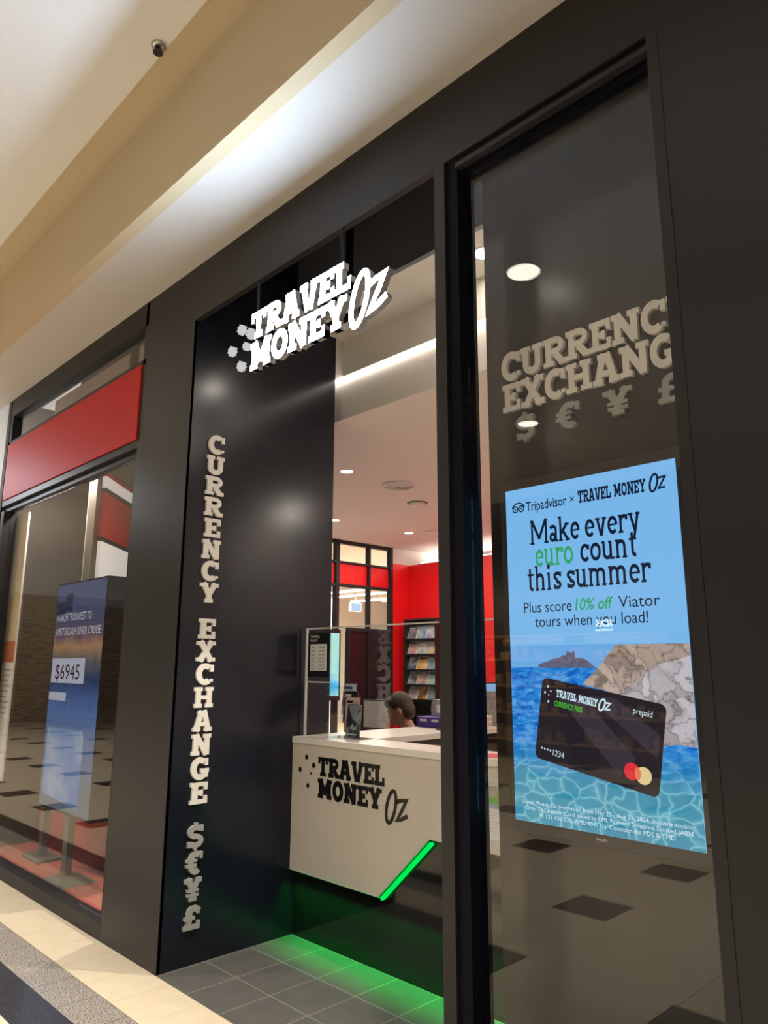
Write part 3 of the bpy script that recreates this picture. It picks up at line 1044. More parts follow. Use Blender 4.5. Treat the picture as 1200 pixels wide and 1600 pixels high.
# --- mall downlights and the sprinkler
def downlight(x, y, z, r, label, group, energy, col, lampm='lamp', drop=0.004, spread=None):
    t = thing('downlight', label, 'light', (x, y, z), group)
    MB().lathe((x, y, z), [(r * 1.02, 0.0), (r * 1.22, -drop), (r * 1.25, 0.0)]).build('trim_ring', 'trim_white', t)
    MB().cyl((x, y, z - 0.002), r, 0.0015, 28).build('lamp_face', lampm, t)
    if energy:
        o = area('downlight_beam', (x, y, z - 0.012), r * 1.8, energy, col, spread=spread)
    return t

MALLX = [(2.6, 'over the walkway in front of the black pillar'), (0.68, 'over the walkway opposite the white sign'), (-2.0, 'over the walkway before the left shop'), (-4.6, 'over the walkway past the left shop'), (-7.6, 'fifth one along the walkway'), (-11, 'sixth one along the walkway'), (-15, 'nearest the stone column')]
for k, (x, wh) in enumerate(MALLX):
    downlight(x, -2.4, 4.67, 0.13, 'round mall ceiling downlight ' + wh, 'mall downlights', E_MALL_DOWN, MALLC, spread=math.radians(100))
for k, (x, wh) in enumerate([(3.0, 'on the far side, opposite the right pillar'), (-1.5, 'on the far side, opposite the left shop'), (-6.0, 'on the far side, before the lit shelving'), (-11.0, 'on the far side, past the lit shelving')]):
    downlight(x, -5.6, 4.67, 0.13, 'round mall ceiling downlight ' + wh, 'mall downlights', E_MALL_DOWN, MALLC, spread=math.radians(100))
sp = thing('sprinkler', 'small dark round fitting on the pale mall ceiling', 'sprinkler', (0.668, -0.665, 4.67))
cx, cy, cz = 0.668, -0.665, 4.669
MB().lathe((cx, cy, cz), [(0.0, 0.0), (0.036, 0.0), (0.038, -0.006), (0.026, -0.010), (0.020, -0.012)], 20).build('escutcheon', 'metal', sp)
MB().lathe((cx, cy, cz - 0.012), [(0.0, 0), (0.012, 0), (0.014, -0.02), (0.006, -0.028), (0, -0.028)], 16).build('body', 'black', sp)
MB().cyl((cx, cy, cz - 0.046), 0.026, 0.003, 14).build('deflector', 'black', sp)
for s in (-1, 1):
    MB().box(cx + s * 0.015 - 0.003, cy - 0.003, cz - 0.044, cx + s * 0.015 + 0.003, cy + 0.003, cz - 0.012).build('arm', 'black', sp)

# --- shop downlights, air diffuser, smoke alarm
SHOP = [(-1.066, 2.185, 'nearest the doorway'), (-2.876, 3.59, 'half hidden behind the black side panel'), (-2.843, 4.852, 'in front of the red back wall'), (0.9, 2.6, 'above the counter desk'), (0.9, 4.6, 'deep in the right of the shop'), (-1.0, 5.0, 'near the middle of the red back wall'), (2.85, 2.9, 'near the right wall')]  # last one is added to brighten the unseen right wall
for x, y, wh in SHOP:
    downlight(x, y, 3.271, 0.055, 'small round shop ceiling downlight ' + wh, 'shop downlights', E_SHOP_DOWN, NEUT, 'lampw')
dif = thing('air_diffuser', 'round white ringed air vent in the shop ceiling', 'vent', (-1.089, 2.876, 3.271))
for k, (r0, r1) in enumerate(((0.165, 0.14), (0.125, 0.10), (0.085, 0.06), (0.045, 0.0))):
    MB().lathe((-1.089, 2.876, 3.271), [(r0, -0.001), (r0, -0.008 - 0.003 * k), (r1, -0.020 - 0.003 * k), (r1, -0.001)], 36).build('ring', 'trim_white' if k % 2 == 0 else 'lgrey', dif)
sm = thing('smoke_alarm', 'white domed smoke alarm in the shop ceiling behind the round vent', 'alarm', (-1.51, 3.59, 3.271))
MB().lathe((-1.51, 3.59, 3.271), [(0.085, 0.0), (0.085, -0.012), (0.06, -0.03), (0.0, -0.035)], 28).build('dome', 'trim_white', sm)
MB().lathe((-1.51, 3.59, 3.271), [(0.11, 0.0), (0.112, -0.004), (0.086, -0.006)], 28).build('base', 'olive', sm)
MB().lathe((-2.55, 5.0, 3.271), [(0.10, 0.0), (0.10, -0.01), (0.05, -0.016), (0, -0.016)], 24).build('speaker_grille', 'trim_white')
tag(bpy.data.objects['speaker_grille'], 'flat round ceiling speaker grille near the red back wall', 'speaker')

# ================================================================== HANGING SIGN
sg = thing('hanging_sign', 'lit white lettering TRAVEL MONEY Oz with stars hung in the doorway', 'sign', (1.1, -0.02, 3.3))
P = plane_y(0.715, -0.06, 3.043)
logo(P, 0.15, 'signface', 0.032, sg, oz=(-0.10, 0.42), lift=0.005, wT=5.23, side='signside', star_m='star', oz_s=1.06, ozw=0.20,
     stars=[(-0.78, 1.89, 0.19), (-0.19, 1.55, 0.20), (-0.43, 1.14, 0.15), (-1.35, 1.24, 0.19), (-0.71, 0.47, 0.19)])
MB().box(0.72, -0.025, 3.10, 1.56, -0.005, 3.13).build('rail', 'frame_dark', sg)
MB().box(0.72, -0.025, 3.27, 1.46, -0.005, 3.30).build('rail', 'frame_dark', sg)
for x in (0.66, 1.352):
    MB().cyl((x, 0.012, 3.10), 0.008, 0.511, 10).build('rod', 'frame', sg)

# ================================================================== STACKED LETTERING ON THE SIDE PANEL
pl = thing('stacked_lettering', 'white upright lettering CURRENCY EXCHANGE down the black side panel', 'sign', (0.0, 0.19, 1.8))
z = 2.912
txt = 'CURRENCY EXCHANGE'
for c in txt:
    if c == ' ':
        z -= 0.0775
        continue
    S, W = glyph(c, 0.27, 0.19, 0.08)
    w = {'C': 0.108, 'G': 0.110, 'E': 0.105}.get(c, 0.118)
    mb = MB()
    draw(mb, S, sub(plane_x(0.016, 0.188 - w / 2, z - 0.112), 0, 0, 0.112, su=w / W), 0.0155)
    mb.build('letter', 'white_letter', pl)
    z -= 0.1277
pc = thing('stacked_symbols', 'grey upright currency symbols below the white lettering on the black side panel', 'sign', (0.0, 0.18, 0.5))
for c, z in zip('$€¥£', (0.585, 0.452, 0.318, 0.178)):
    S, W = glyph(c, 0.27, 0.19, 0.08)
    w = 0.100
    mb = MB()
    draw(mb, S, sub(plane_x(0.018, 0.182 - w / 2, z), 0, 0, 0.112, su=w / W), 0.0175)
    mb.build('symbol', 'grey_letter', pc)

# ================================================================== LETTERING ON THE DISPLAY WALL
wl = thing('wall_lettering', 'cream raised lettering CURRENCY EXCHANGE above the tall screen', 'sign', (2.4, 0.3, 2.7))
slab_line('CURRENCY', plane_y(2.064, 0.282, 2.700), 0.815, 0.118, 'white_letter', 0.0175, wl, 'letter', gap=0.03)
slab_line('EXCHANGE', plane_y(2.066, 0.282, 2.566), 0.825, 0.118, 'white_letter', 0.0175, wl, 'letter', gap=0.03)
ws = thing('wall_symbols', 'grey raised currency symbols in a row between the cream lettering and the tall screen', 'sign', (2.4, 0.3, 2.45))
for c, x, w in zip('$€¥£', (2.124, 2.312, 2.512, 2.716), (0.09, 0.105, 0.115, 0.095)):
    S, W = glyph(c, 0.25, 0.18, 0.08)
    mb = MB()
    draw(mb, S, sub(plane_y(x, 0.282, 2.436), 0, 0, 0.098, su=w / W), 0.0175)
    mb.build('symbol', 'grey_letter', ws)

# ================================================================== TALL SCREEN
tv = thing('display_screen', 'tall lit screen with sky blue travel card advert on the black wall', 'screen', (2.41, 0.29, 0.95))
bx('case', 'black', (2.042, 0.2785, 0.965, 2.792, 0.299, 2.272), tv, 0.003)
scr = MB().box(2.070, 0.2755, 1.003, 2.764, 0.2783, 2.233).build('screen', 'screen_sky', tv)
Z1 = 0.2752
def flat(pts, m, name, n=0.0, parent=scr):
    return MB().prism(pts, plane_y(0, Z1 - n, 0), 0.0002).build(name, m, parent)
flat([(2.0705, 1.0035), (2.7635, 1.0035), (2.7635, 1.546), (2.0705, 1.546)], 'sea', 'sea_picture')
flat([(2.0705, 1.546), (2.7635, 1.546), (2.7635, 1.626), (2.0705, 1.626)], 'sky2', 'photo_sky', 0.0001)
isl = [(2.19, 1.546), (2.20, 1.560), (2.235, 1.568), (2.262, 1.578), (2.290, 1.582), (2.296, 1.590), (2.312, 1.590), (2.318, 1.605), (2.322, 1.605), (2.325, 1.600), (2.34, 1.600), (2.343, 1.606), (2.348, 1.606), (2.350, 1.582), (2.385, 1.578), (2.41, 1.562), (2.43, 1.546)]
flat(isl, 'castle', 'island_picture', 0.0003)
rk = [(2.374, 1.490), (2.42, 1.530), (2.45, 1.560), (2.485, 1.600), (2.51, 1.624), (2.7635, 1.624), (2.7635, 1.34), (2.62, 1.40), (2.50, 1.46)]
flat(rk, 'rock2', 'brown_rock_picture', 0.0004)
rk2 = [(2.52, 1.468), (2.57, 1.50), (2.62, 1.535), (2.66, 1.56), (2.71, 1.57), (2.7635, 1.585), (2.7635, 1.305), (2.70, 1.31), (2.655, 1.302), (2.64, 1.36), (2.60, 1.42)]
flat(rk2, 'rock', 'pale_rock_picture', 0.0006)
# payment card, tilted
def quad(u, v):
    a, b, c, d = Vector((2.164, 1.228)), Vector((2.627, 1.141)), Vector((2.675, 1.430)), Vector((2.211, 1.512))
    p = (a * (1 - u) + b * u) * (1 - v) + (d * (1 - u) + c * u) * v
    return (p.x, p.y)
def rr(u0, v0, u1, v1, ru, rv):
    pts = []
    for cx, cy, a0 in ((u1 - ru, v1 - rv, 0), (u0 + ru, v1 - rv, 90), (u0 + ru, v0 + rv, 180), (u1 - ru, v0 + rv, 270)):
        pts += [quad(cx + ru * math.cos(math.radians(a0 + k * 15)), cy + rv * math.sin(math.radians(a0 + k * 15))) for k in range(7)]
    return pts
flat(rr(0, 0, 1, 1, 0.05, 0.075), 'screen_card', 'card_picture', 0.0009)
flat([quad(0.12, 0.85), quad(0.70, 0.10), quad(0.82, 0.34), quad(0.36, 0.88)], 'screen_card2', 'card_sheen', 0.0011)
flat([quad(0.40, 0.9), quad(0.97, 0.40), quad(0.97, 0.66), quad(0.62, 0.95)], 'screen_card2', 'card_sheen', 0.0011)
cang = math.atan2(-0.087, 0.463)
def circ(cx, cy, r):
    return [(cx + r * math.cos(2 * PI * k / 28), cy + r * math.sin(2 * PI * k / 28)) for k in range(28)]
flat(circ(2.5405, 1.215, 0.0275), 'screen_red', 'red_disc', 0.0012)
flat(circ(2.5805, 1.205, 0.0275), 'screen_yellow', 'cream_disc', 0.0013)
flat([(2.5605 + 0.0105 * math.cos(a) , 1.210 + 0.020 * math.sin(a)) for a in [2 * PI * k / 20 for k in range(20)]], 'screen_orange', 'disc_overlap', 0.0014)
Pc = lambda u, v: sub(plane_y(0, Z1, 0), quad(u, v)[0], quad(u, v)[1], 1.0, n=0.0013, ang=cang)
w = slab_line('TRAVEL MONEY', Pc(0.135, 0.80), 0.165, 0.026, 'screen_white', 0.0002, scr, t=0.24, gap=0.05)
w.build('card_name', 'screen_white', scr)
ring = offs([(0.182 + 0.010 * math.cos(a) + 0.004 * math.sin(a), 0.012 + 0.020 * math.sin(a)) for a in [2 * PI * k / 16 for k in range(16)]], 0.006, True)
zz = offs([(0.194, 0.022), (0.212, 0.023), (0.196, 0.0), (0.214, 0.003)], 0.006)
MB().strip(*ring, Pc(0.135, 0.80), 0.0002, True).strip(*zz, Pc(0.135, 0.80), 0.0002).build('card_script', 'screen_white', scr)
sans('CURRENCY PASS', Pc(0.125, 0.69), 0.026, 'screen_lime', scr, 'card_subtitle', 0.115, bold=0.0008)
sans('prepaid', Pc(0.765, 0.83), 0.028, 'screen_white', scr, 'card_type', 0.066)
sans('1234', Pc(0.155, 0.095), 0.029, 'screen_white', scr, 'card_number', 0.046)
for k in range(4):
    MB().prism([(0.0035 * math.cos(2 * PI * j / 10) + 0.012 * k, 0.0035 * math.sin(2 * PI * j / 10)) for j in range(10)], Pc(0.055, 0.14), 0.0002).build('card_dot', 'screen_white', scr)
for su, sv, q in ((0.058, 0.90, 0.005), (0.085, 0.85, 0.004), (0.035, 0.82, 0.005), (0.07, 0.80, 0.003), (0.072, 0.72, 0.005)):
    MB().prism(star_pts(0, 0, q), Pc(su, sv), 0.0002).build('card_star', 'screen_white', scr)
# headlines
PT = lambda x, z: plane_y(x, Z1 - 0.0006, z)
LOW = dict(t=0.14, st=0.085, se=0.055, gap=0.055, space=0.28)
for text, x0, x1, z, hgt, m in (('Make every', 2.181, 2.628, 2.005, 0.094, 'screen_ink'), ('count', 2.392, 2.612, 1.918, 0.094, 'screen_ink'), ('euro', 2.200, 2.362, 1.918, 0.094, 'screen_green'), ('this summer', 2.161, 2.653, 1.828, 0.094, 'screen_ink')):
    slab_line(text, PT(x0, z), x1 - x0, hgt, m, 0.0002, scr, **LOW).build('headline', m, scr)
Ptl = PT(2.394, 2.136)
slab_line('TRAVEL MONEY', Ptl, 0.262, 0.046, 'screen_ink', 0.0002, scr, t=0.24, gap=0.05).build('brand_line', 'screen_ink', scr)
ring = offs([(0.291 + 0.013 * math.cos(a) + 0.006 * math.sin(a), 0.026 + 0.030 * math.sin(a)) for a in [2 * PI * k / 20 for k in range(20)]], 0.0075, True)
zz = offs([(0.306, 0.040), (0.332, 0.042), (0.308, 0.004), (0.330, 0.006)], 0.0075)
MB().strip(*ring, Ptl, 0.0002, True).strip(*zz, Ptl, 0.0002).build('brand_script', 'screen_ink', scr)
sans('Tripadvisor', PT(2.166, 2.138), 0.054, 'screen_ink', scr, 'partner_name', 0.180, bold=0.0006)
sans('×', PT(2.360, 2.140), 0.045, 'screen_ink', scr, 'times_mark', 0.018)
owl = MB()
for cxx in (2.1155, 2.1435):
    owl.strip(*offs(circ(cxx, 2.153, 0.0115), 0.005, True), plane_y(0, Z1 - 0.0006, 0), 0.0002, True)
    owl.prism(circ(cxx, 2.153, 0.004), plane_y(0, Z1 - 0.0006, 0), 0.0002)
owl.strip(*offs(arc(2.1295, 2.150, 0.030, 0.027, 165, 15, 14), 0.005), plane_y(0, Z1 - 0.0006, 0), 0.0002)
owl.build('round_eyes_mark', 'screen_ink', scr)
sans('Plus score', PT(2.140, 1.748), 0.058, 'screen_ink', scr, 'offer_line', 0.206)
sans('10% off', PT(2.360, 1.748), 0.058, 'screen_green', scr, 'offer_line', 0.150, shear=0.2, bold=0.001)
sans('Viator', PT(2.530, 1.748), 0.058, 'screen_ink', scr, 'offer_line', 0.148)
sans('tours when you load!', PT(2.187, 1.694), 0.058, 'screen_ink', scr, 'offer_line', 0.446)
for text, x0, wd, z in (('Travel Money Oz promotion from May 20 - Aug 31, 2024. In-store auction', 2.100, 0.632, 1.064), ('Only. T&Cs apply. Card issued by EML Payment Solutions Limited (ABN', 2.118, 0.610, 1.044), ('79 131 436 532, AFSL 404131). Consider the PDS & TMD', 2.172, 0.500, 1.024)):
    sans(text, PT(x0, z), 0.020, 'screen_white', scr, 'fine_print', wd)
sans('PHILIPS', plane_y(2.397, 0.2784, 0.981), 0.012, 'lgrey', tv, 'maker_mark', 0.036)

# ================================================================== COUNTER
ct = thing('service_counter', 'white angular service counter with black logo and green lit underside', 'counter', (1.0, 0.95, 0.0))
poly = [(0.003, 0.362), (0.761, 0.362), (1.128, 0.702), (2.60, 0.702), (2.60, 1.088), (0.003, 1.088)]
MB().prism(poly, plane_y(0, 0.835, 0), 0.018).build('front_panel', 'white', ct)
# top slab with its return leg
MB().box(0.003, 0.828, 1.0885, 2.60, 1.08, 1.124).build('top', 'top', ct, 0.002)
MB().box(0.003, 1.0805, 1.0885, 0.47, 2.75, 1.124).build('top', 'top', ct, 0.002)
bx('leg_panel', 'frame_dark', (0.45, 1.10, 0.0, 0.468, 2.74, 1.088), ct)
bx('body', 'frame_dark', (0.02, 0.90, 0.0, 2.58, 1.06, 1.087), ct)
bx('plinth', 'plinth', (0.003, 0.866, 0.0, 2.58, 0.899, 0.70), ct)
# diagonal and level underside lining with the green strip
u0, u1 = Vector((0.775, 0, 0.365)), Vector((1.128, 0, 0.692))
dv = (u1 - u0)
nv = Vector((dv.z, 0, -dv.x)).normalized()
vs = []
for q in (u0, u1):
    for yy, off in ((0.836, 0.004), (0.862, 0.004), (0.862, 0.020), (0.836, 0.020)):
        vs.append((q.x + nv.x * off, yy, q.z + nv.z * off))
MB().add(vs, [(0, 1, 5, 4), (1, 2, 6, 5), (2, 3, 7, 6), (3, 0, 4, 7), (0, 3, 2, 1), (4, 5, 6, 7)]).build('green_strip', 'green_led', ct)
MB().box(0.02, 0.8535, 0.3535, 0.75, 0.865, 0.361).build('green_strip', 'green_led', ct)
g1 = area('green_kick_light', (0.98, 0.80, 0.34), 1.9, E_GREEN, (0.0, 1.0, 0.12), (math.radians(8), 0, 0), 'RECTANGLE', 0.02, spread=math.radians(95))
lg = sempty('x')
COL.objects.unlink(lg); bpy.data.objects.remove(lg)
lp = sub(plane_y(0.252, 0.8335, 0.796), 0, 0)
logo(lp, 0.1065, 'black_letter', 0.006, ct, oz=(0.0, 0.0), wT=5.25, tt=0.30, ozw=0.2)
# brochure pocket panels on the right of the front
bx('pocket_back', 'lgrey', (1.187, 0.8315, 0.745, 2.05, 0.8345, 1.03), ct)
def pocket(x0, x1, z0, z1, head, hl):
    o = bx('notice', 'paper', (x0, 0.829, z0, x1, 0.8312, z1), ct)
    bx('notice_picture', head, (x0 + 0.003, 0.8284, z1 - (z1 - z0) * 0.42, x1 - 0.003, 0.8289, z1 - 0.003), o)
    bx('notice_band', mat('green_band', (0.12, 0.42, 0.06), 0.5), (x0 + 0.02, 0.8278, z1 - (z1 - z0) * 0.34, x1 - 0.03, 0.8283, z1 - (z1 - z0) * 0.22), o)
    lines = MB()
    for k in range(7):
        zz = z1 - (z1 - z0) * (0.50 + 0.06 * k)
        lines.box(x0 + 0.012, 0.8286, zz, x1 - 0.012 - 0.02 * (k % 3), 0.8289, zz + 0.004)
    lines.build('notice_lines', 'lgrey', o)
landscape = noise_mat('landscape_print', [(0.35, srgb(120, 140, 90)), (0.5, srgb(170, 160, 110)), (0.65, srgb(150, 170, 190))], 18, 0.5)
pocket(1.245, 1.36, 0.765, 1.015, landscape, 0)
pocket(1.375, 1.465, 0.765, 1.015, 'paper', 0)
pocket(1.475, 1.60, 0.765, 1.005, landscape, 0)

# --- acrylic screen on the counter with the trading hours sign
ac = thing('acrylic_screen', 'clear acrylic sneeze screen standing on the white counter', 'screen', (0.6, 0.9, 1.124))
bx('pane', 'acryl', (0.040, 0.898, 1.1245, 1.90, 0.904, 1.775), ac)
bx('edge', 'edge', (0.030, 0.894, 1.1245, 0.0395, 0.908, 1.784), ac)
bx('edge', 'edge', (0.040, 0.897, 1.7755, 1.90, 0.905, 1.784), ac)
hs = thing('trading_hours_sign', 'black trading hours sign with a white table in an acrylic holder', 'sign', (0.16, 0.89, 1.46))
bx('holder', 'acryl', (0.045, 0.8945, 1.455, 0.285, 0.8965, 1.765), hs)
bx('board', 'black', (0.060, 0.8905, 1.482, 0.268, 0.894, 1.752), hs)
bx('ledge', 'edge', (0.042, 0.884, 1.448, 0.285, 0.8965, 1.4545), hs)
bx('table_print', 'paper', (0.084, 0.8898, 1.520, 0.244, 0.8902, 1.682), hs)
rows = MB()
for k in range(7):
    zz = 1.660 - 0.0215 * k
    rows.box(0.098, 0.8893, zz - 0.003, 0.128, 0.8896, zz + 0.004)
    rows.box(0.165, 0.8893, zz - 0.003, 0.192, 0.8896, zz + 0.004)
    rows.box(0.198, 0.8893, zz - 0.003, 0.226, 0.8896, zz + 0.004)
rows.build('table_rows', 'grey', hs)
sans('Trading', plane_y(0.084, 0.8900, 1.722), 0.028, 'white_letter', hs, 'heading', 0.088)
sans('hours', plane_y(0.084, 0.8900, 1.698), 0.028, 'white_letter', hs, 'heading', 0.066)

# --- brochure stand: clear tiered holder with cards
bs = thing('brochure_stand', 'clear tiered leaflet stand on the counter by the trading hours sign', 'stand', (0.42, 1.0, 1.124))
tiers = [(0.352, 0.950, 1.128, 0.195), (0.298, 0.985, 1.166, 0.195), (0.245, 1.020, 1.206, 0.19), (0.192, 1.055, 1.250, 0.19)]
bx('base', 'acryl', (0.185, 0.935, 1.1245, 0.49, 1.078, 1.127), bs)
for x, y, z, hgt in tiers:
    bx('pocket_front', 'acryl', (x, y - 0.004, z, x + 0.135, y - 0.002, z + 0.08), bs)
bx('side_panel', 'acryl', (0.186, 0.945, 1.1275, 0.189, 1.075, 1.43), bs)
LEAF = [('black_leaf', 'dark photo leaflet at the front of the tiered stand', [(0.35, (0.008, 0.008, 0.01)), (0.52, (0.03, 0.035, 0.04)), (0.62, (0.25, 0.28, 0.30))]),
        ('pink_leaf', 'pale pink topped leaflet in the second tier of the stand', [(0.4, (0.55, 0.36, 0.32)), (0.6, (0.65, 0.50, 0.45))]),
        ('black2', 'black and orange leaflet in the third tier of the stand', [(0.4, (0.012, 0.012, 0.012)), (0.62, (0.35, 0.14, 0.08))]),
        ('blue_leaf', 'blue and white leaflet in the rear top tier of the stand', [(0.42, (0.06, 0.12, 0.35)), (0.6, (0.55, 0.55, 0.55))])]
for k, ((x, y, z, hgt), (nm, lab, st)) in enumerate(zip(tiers, LEAF)):
    t = thing('leaflet', lab, 'leaflet', (x + 0.06, y, z), 'leaflets in the tiered stand')
    O = Vector((x + 0.006, y, z + 0.003))
    P = (O, Vector((1, 0, 0)), Vector((0, 0.10, 0.995)), Vector((0, -0.995, 0.10)))
    m = noise_mat(nm, st, 16, 0.4)
    MB().prism([(0, 0), (0.122, 0), (0.122, hgt), (0, hgt)], P, 0.004).build('cover', m, t)
    Q = (O + P[3] * 0.0006, P[1], P[2], P[3])
    if k == 0:
        MB().prism([(0.004, 0.19), (0.118, 0.19), (0.06, 0.10)], Q, 0.0003).build('picture', mat('grey_sky_print', (0.20, 0.23, 0.26), 0.5), t)
        MB().prism([(0.03, 0.06), (0.055, 0.085), (0.075, 0.062), (0.10, 0.09), (0.095, 0.05), (0.06, 0.045)], Q, 0.0003).build('picture', mat('pale_print', (0.4, 0.42, 0.44), 0.5), t)
        MB().box(x + 0.02, y - 0.0022 + 0.0015, z + 0.022, x + 0.105, y - 0.0015 + 0.0015, z + 0.030).build('caption', 'paper', t)
    else:
        MB().prism([(0.004, hgt - 0.050), (0.118, hgt - 0.050), (0.118, hgt - 0.006), (0.004, hgt - 0.006)], Q, 0.0003).build('title_band', ['black', 'pink', 'black', 'paper'][k], t)
        MB().prism([(0.010, hgt - 0.034), (0.062 if k < 3 else 0.085, hgt - 0.034), (0.062 if k < 3 else 0.085, hgt - 0.018), (0.010, hgt - 0.018)], (Q[0] + Q[3] * 0.0005, Q[1], Q[2], Q[3]), 0.0003).build('title', ['paper', 'black', 'paper', mat('blue_print', (0.05, 0.10, 0.4), 0.5)][k], t)
# leaflet lying on the counter top further right
rl = MB().prism([(1.30, 0.86), (1.62, 0.85), (1.62, 0.98), (1.42, 0.99)], (Vector((0, 0, 1.1265)), Vector((1, 0, 0)), Vector((0, 1, 0)), Vector((0, 0, 1))), 0.002).build('red_leaflet', 'redcard')
tag(rl, 'red leaflet lying flat on the right end of the counter top', 'leaflet')

# --- things on the return leg of the counter
pb = thing('purple_box', 'low purple box with white tabs on the rear counter', 'box', (0.14, 2.0, 1.124))
MB().box(0.02, 1.93, 1.1245, 0.27, 2.07, 1.195).build('tray', 'purple', pb, 0.003)
for xx in (0.055, 0.165):
    bx('tab', 'paper', (xx, 1.928, 1.165, xx + 0.065, 1.9295, 1.182), pb)
bag = MB()
rows = [(-0.060, 0), (-0.068, 0.06), (-0.062, 0.11), (-0.045, 0.135), (0.045, 0.135), (0.062, 0.11), (0.068, 0.06), (0.060, 0)]
bag.prism([(r[0], r[1]) for r in rows], (Vector((0.075, 2.10, 1.1245 + 0.05)), Vector((1, 0, 0)), Vector((0, 0, 1)), Vector((0, -1, 0))), 0.06)
bag.box(0.02, 2.105, 1.1245, 0.13, 2.155, 1.1746)
o = bag.build('paper_bag', 'paper', None, 0.0)
tag(o, 'white rounded paper bag standing behind the purple box', 'bag')
rp = MB().lathe((-0.0, 2.24, 1.1245), [(0.0, 0), (0.036, 0), (0.04, 0.03), (0.036, 0.085), (0.026, 0.10), (0.0, 0.102)], 18).build('red_pot', 'redcard')
rp.location.x = 0.06
tag(rp, 'small red pot beside the white paper bag', 'pot')
st1 = thing('paper_stack', 'stack of white and pink paper trays on the rear counter', 'stack', (0.36, 2.0, 1.124))
for k in range(5):
    bx('tray', 'paper' if k % 2 == 0 else 'pink', (0.30 + 0.004 * (k % 2), 2.0, 1.1246 + 0.017 * k, 0.455, 2.25, 1.1246 + 0.017 * k + 0.016), st1)
pan = thing('display_board', 'grey upright notice panel behind the paper trays', 'panel', (0.34, 2.4, 1.124))
bx('panel', 'lgrey', (0.22, 2.40, 1.14, 0.44, 2.412, 1.37), pan)
bx('foot', 'grey', (0.26, 2.36, 1.1246, 0.40, 2.45, 1.1396), pan)
bx('print', noise_mat('grey_print', [(0.4, (0.35, 0.35, 0.36)), (0.6, (0.55, 0.54, 0.52))], 40, 0.5), (0.235, 2.3985, 1.155, 0.425, 2.3998, 1.33), pan)

def monitor(name, label, x, y, z, w, h, facing, glow=None, desk_z=1.1245, casem='black', back='lgrey'):
    t = thing(name, label, 'monitor', (x, y, desk_z))
    MB().box(x - w / 2, y - 0.012, z, x + w / 2, y + 0.012, z + h).build('case', casem, t, 0.004)
    s = -1
    bx('front', glow or back, (x - w / 2 + 0.012, y - 0.0135, z + 0.014, x + w / 2 - 0.012, y - 0.0124, z + h - 0.012), t)
    bx('neck', 'grey', (x - 0.025, y + 0.0125, desk_z + 0.012, x + 0.025, y + 0.03, z + h * 0.6), t)
    bx('foot', 'grey', (x - 0.10, y - 0.05, desk_z, x + 0.10, y + 0.09, desk_z + 0.0118), t)
    return t

# back desk left of the counter leg, with a monitor and the seated person
dk = thing('back_desk', 'pale low desk behind the counter beside the seated person', 'desk', (-1.0, 2.65, 0))
MB().box(-1.75, 2.70, 0.74, 0.0, 3.30, 0.77).build('top', 'top', dk, 0.002)
for xx in (-1.73, -0.07):
    bx('leg', 'grey', (xx, 2.72, 0.0, xx + 0.03, 3.25, 0.7395), dk)
monitor('desk_monitor', 'monitor with pale back panel on the low desk beside the person', -1.29, 2.80, 0.98, 0.37, 0.265, 1, None, 0.7705)
monitor('counter_monitor', 'monitor with blue lit front seen through the right-hand glass', 0.14, 2.62, 1.30, 0.24, 0.13, 1, emis('blue_screen', srgb(150, 190, 235), 0.9))
kb = thing('pen_stand', 'dark pen stand holding a white cup by the purple box', 'stand', (0.33, 1.88, 1.124))
MB().cyl((0.33, 1.86, 1.1245), 0.045, 0.012, 20).build('base', 'black', kb)
MB().cyl((0.33, 1.86, 1.1367), 0.009, 0.17, 10).build('stem', 'black', kb)
MB().cyl((0.33, 1.83, 1.24), 0.022, 0.05, 16).build('cup', 'paper', kb)

# ================================================================== BROCHURE RACK
rk_ = thing('brochure_rack', 'tall black leaflet rack standing against the red back wall', 'rack', (-3.6, 5.8, 0))
RX0, RX1, RY = -3.93, -3.17, 5.93
RX0 = -3.765
bx('side', 'black', (RX0, 5.70, 0.0, RX0 + 0.02, RY, 2.19), rk_)
bx('side', 'black', (RX1, 5.70, 0.0, RX1 + 0.02, RY, 2.19), rk_)
bx('back', 'black', (RX0 + 0.021, 5.92, 0.0, RX1 - 0.001, 5.935, 2.19), rk_)
bx('top', 'black', (RX0, 5.70, 2.1905, RX1 + 0.02, RY, 2.215), rk_)
bx('base', 'black', (RX0, 5.68, 0.0005, RX1 + 0.02, RY, 0.08), rk_)
levels = [1.93, 1.715, 1.50, 1.295, 1.09, 0.88]
for zz in levels:
    bx('shelf', 'black', (RX0 + 0.021, 5.72, zz - 0.02, RX1 - 0.001, 5.919, zz - 0.005), rk_)
    bx('lip', 'black', (RX0 + 0.021, 5.712, zz - 0.02, RX1 - 0.001, 5.7195, zz + 0.006), rk_)
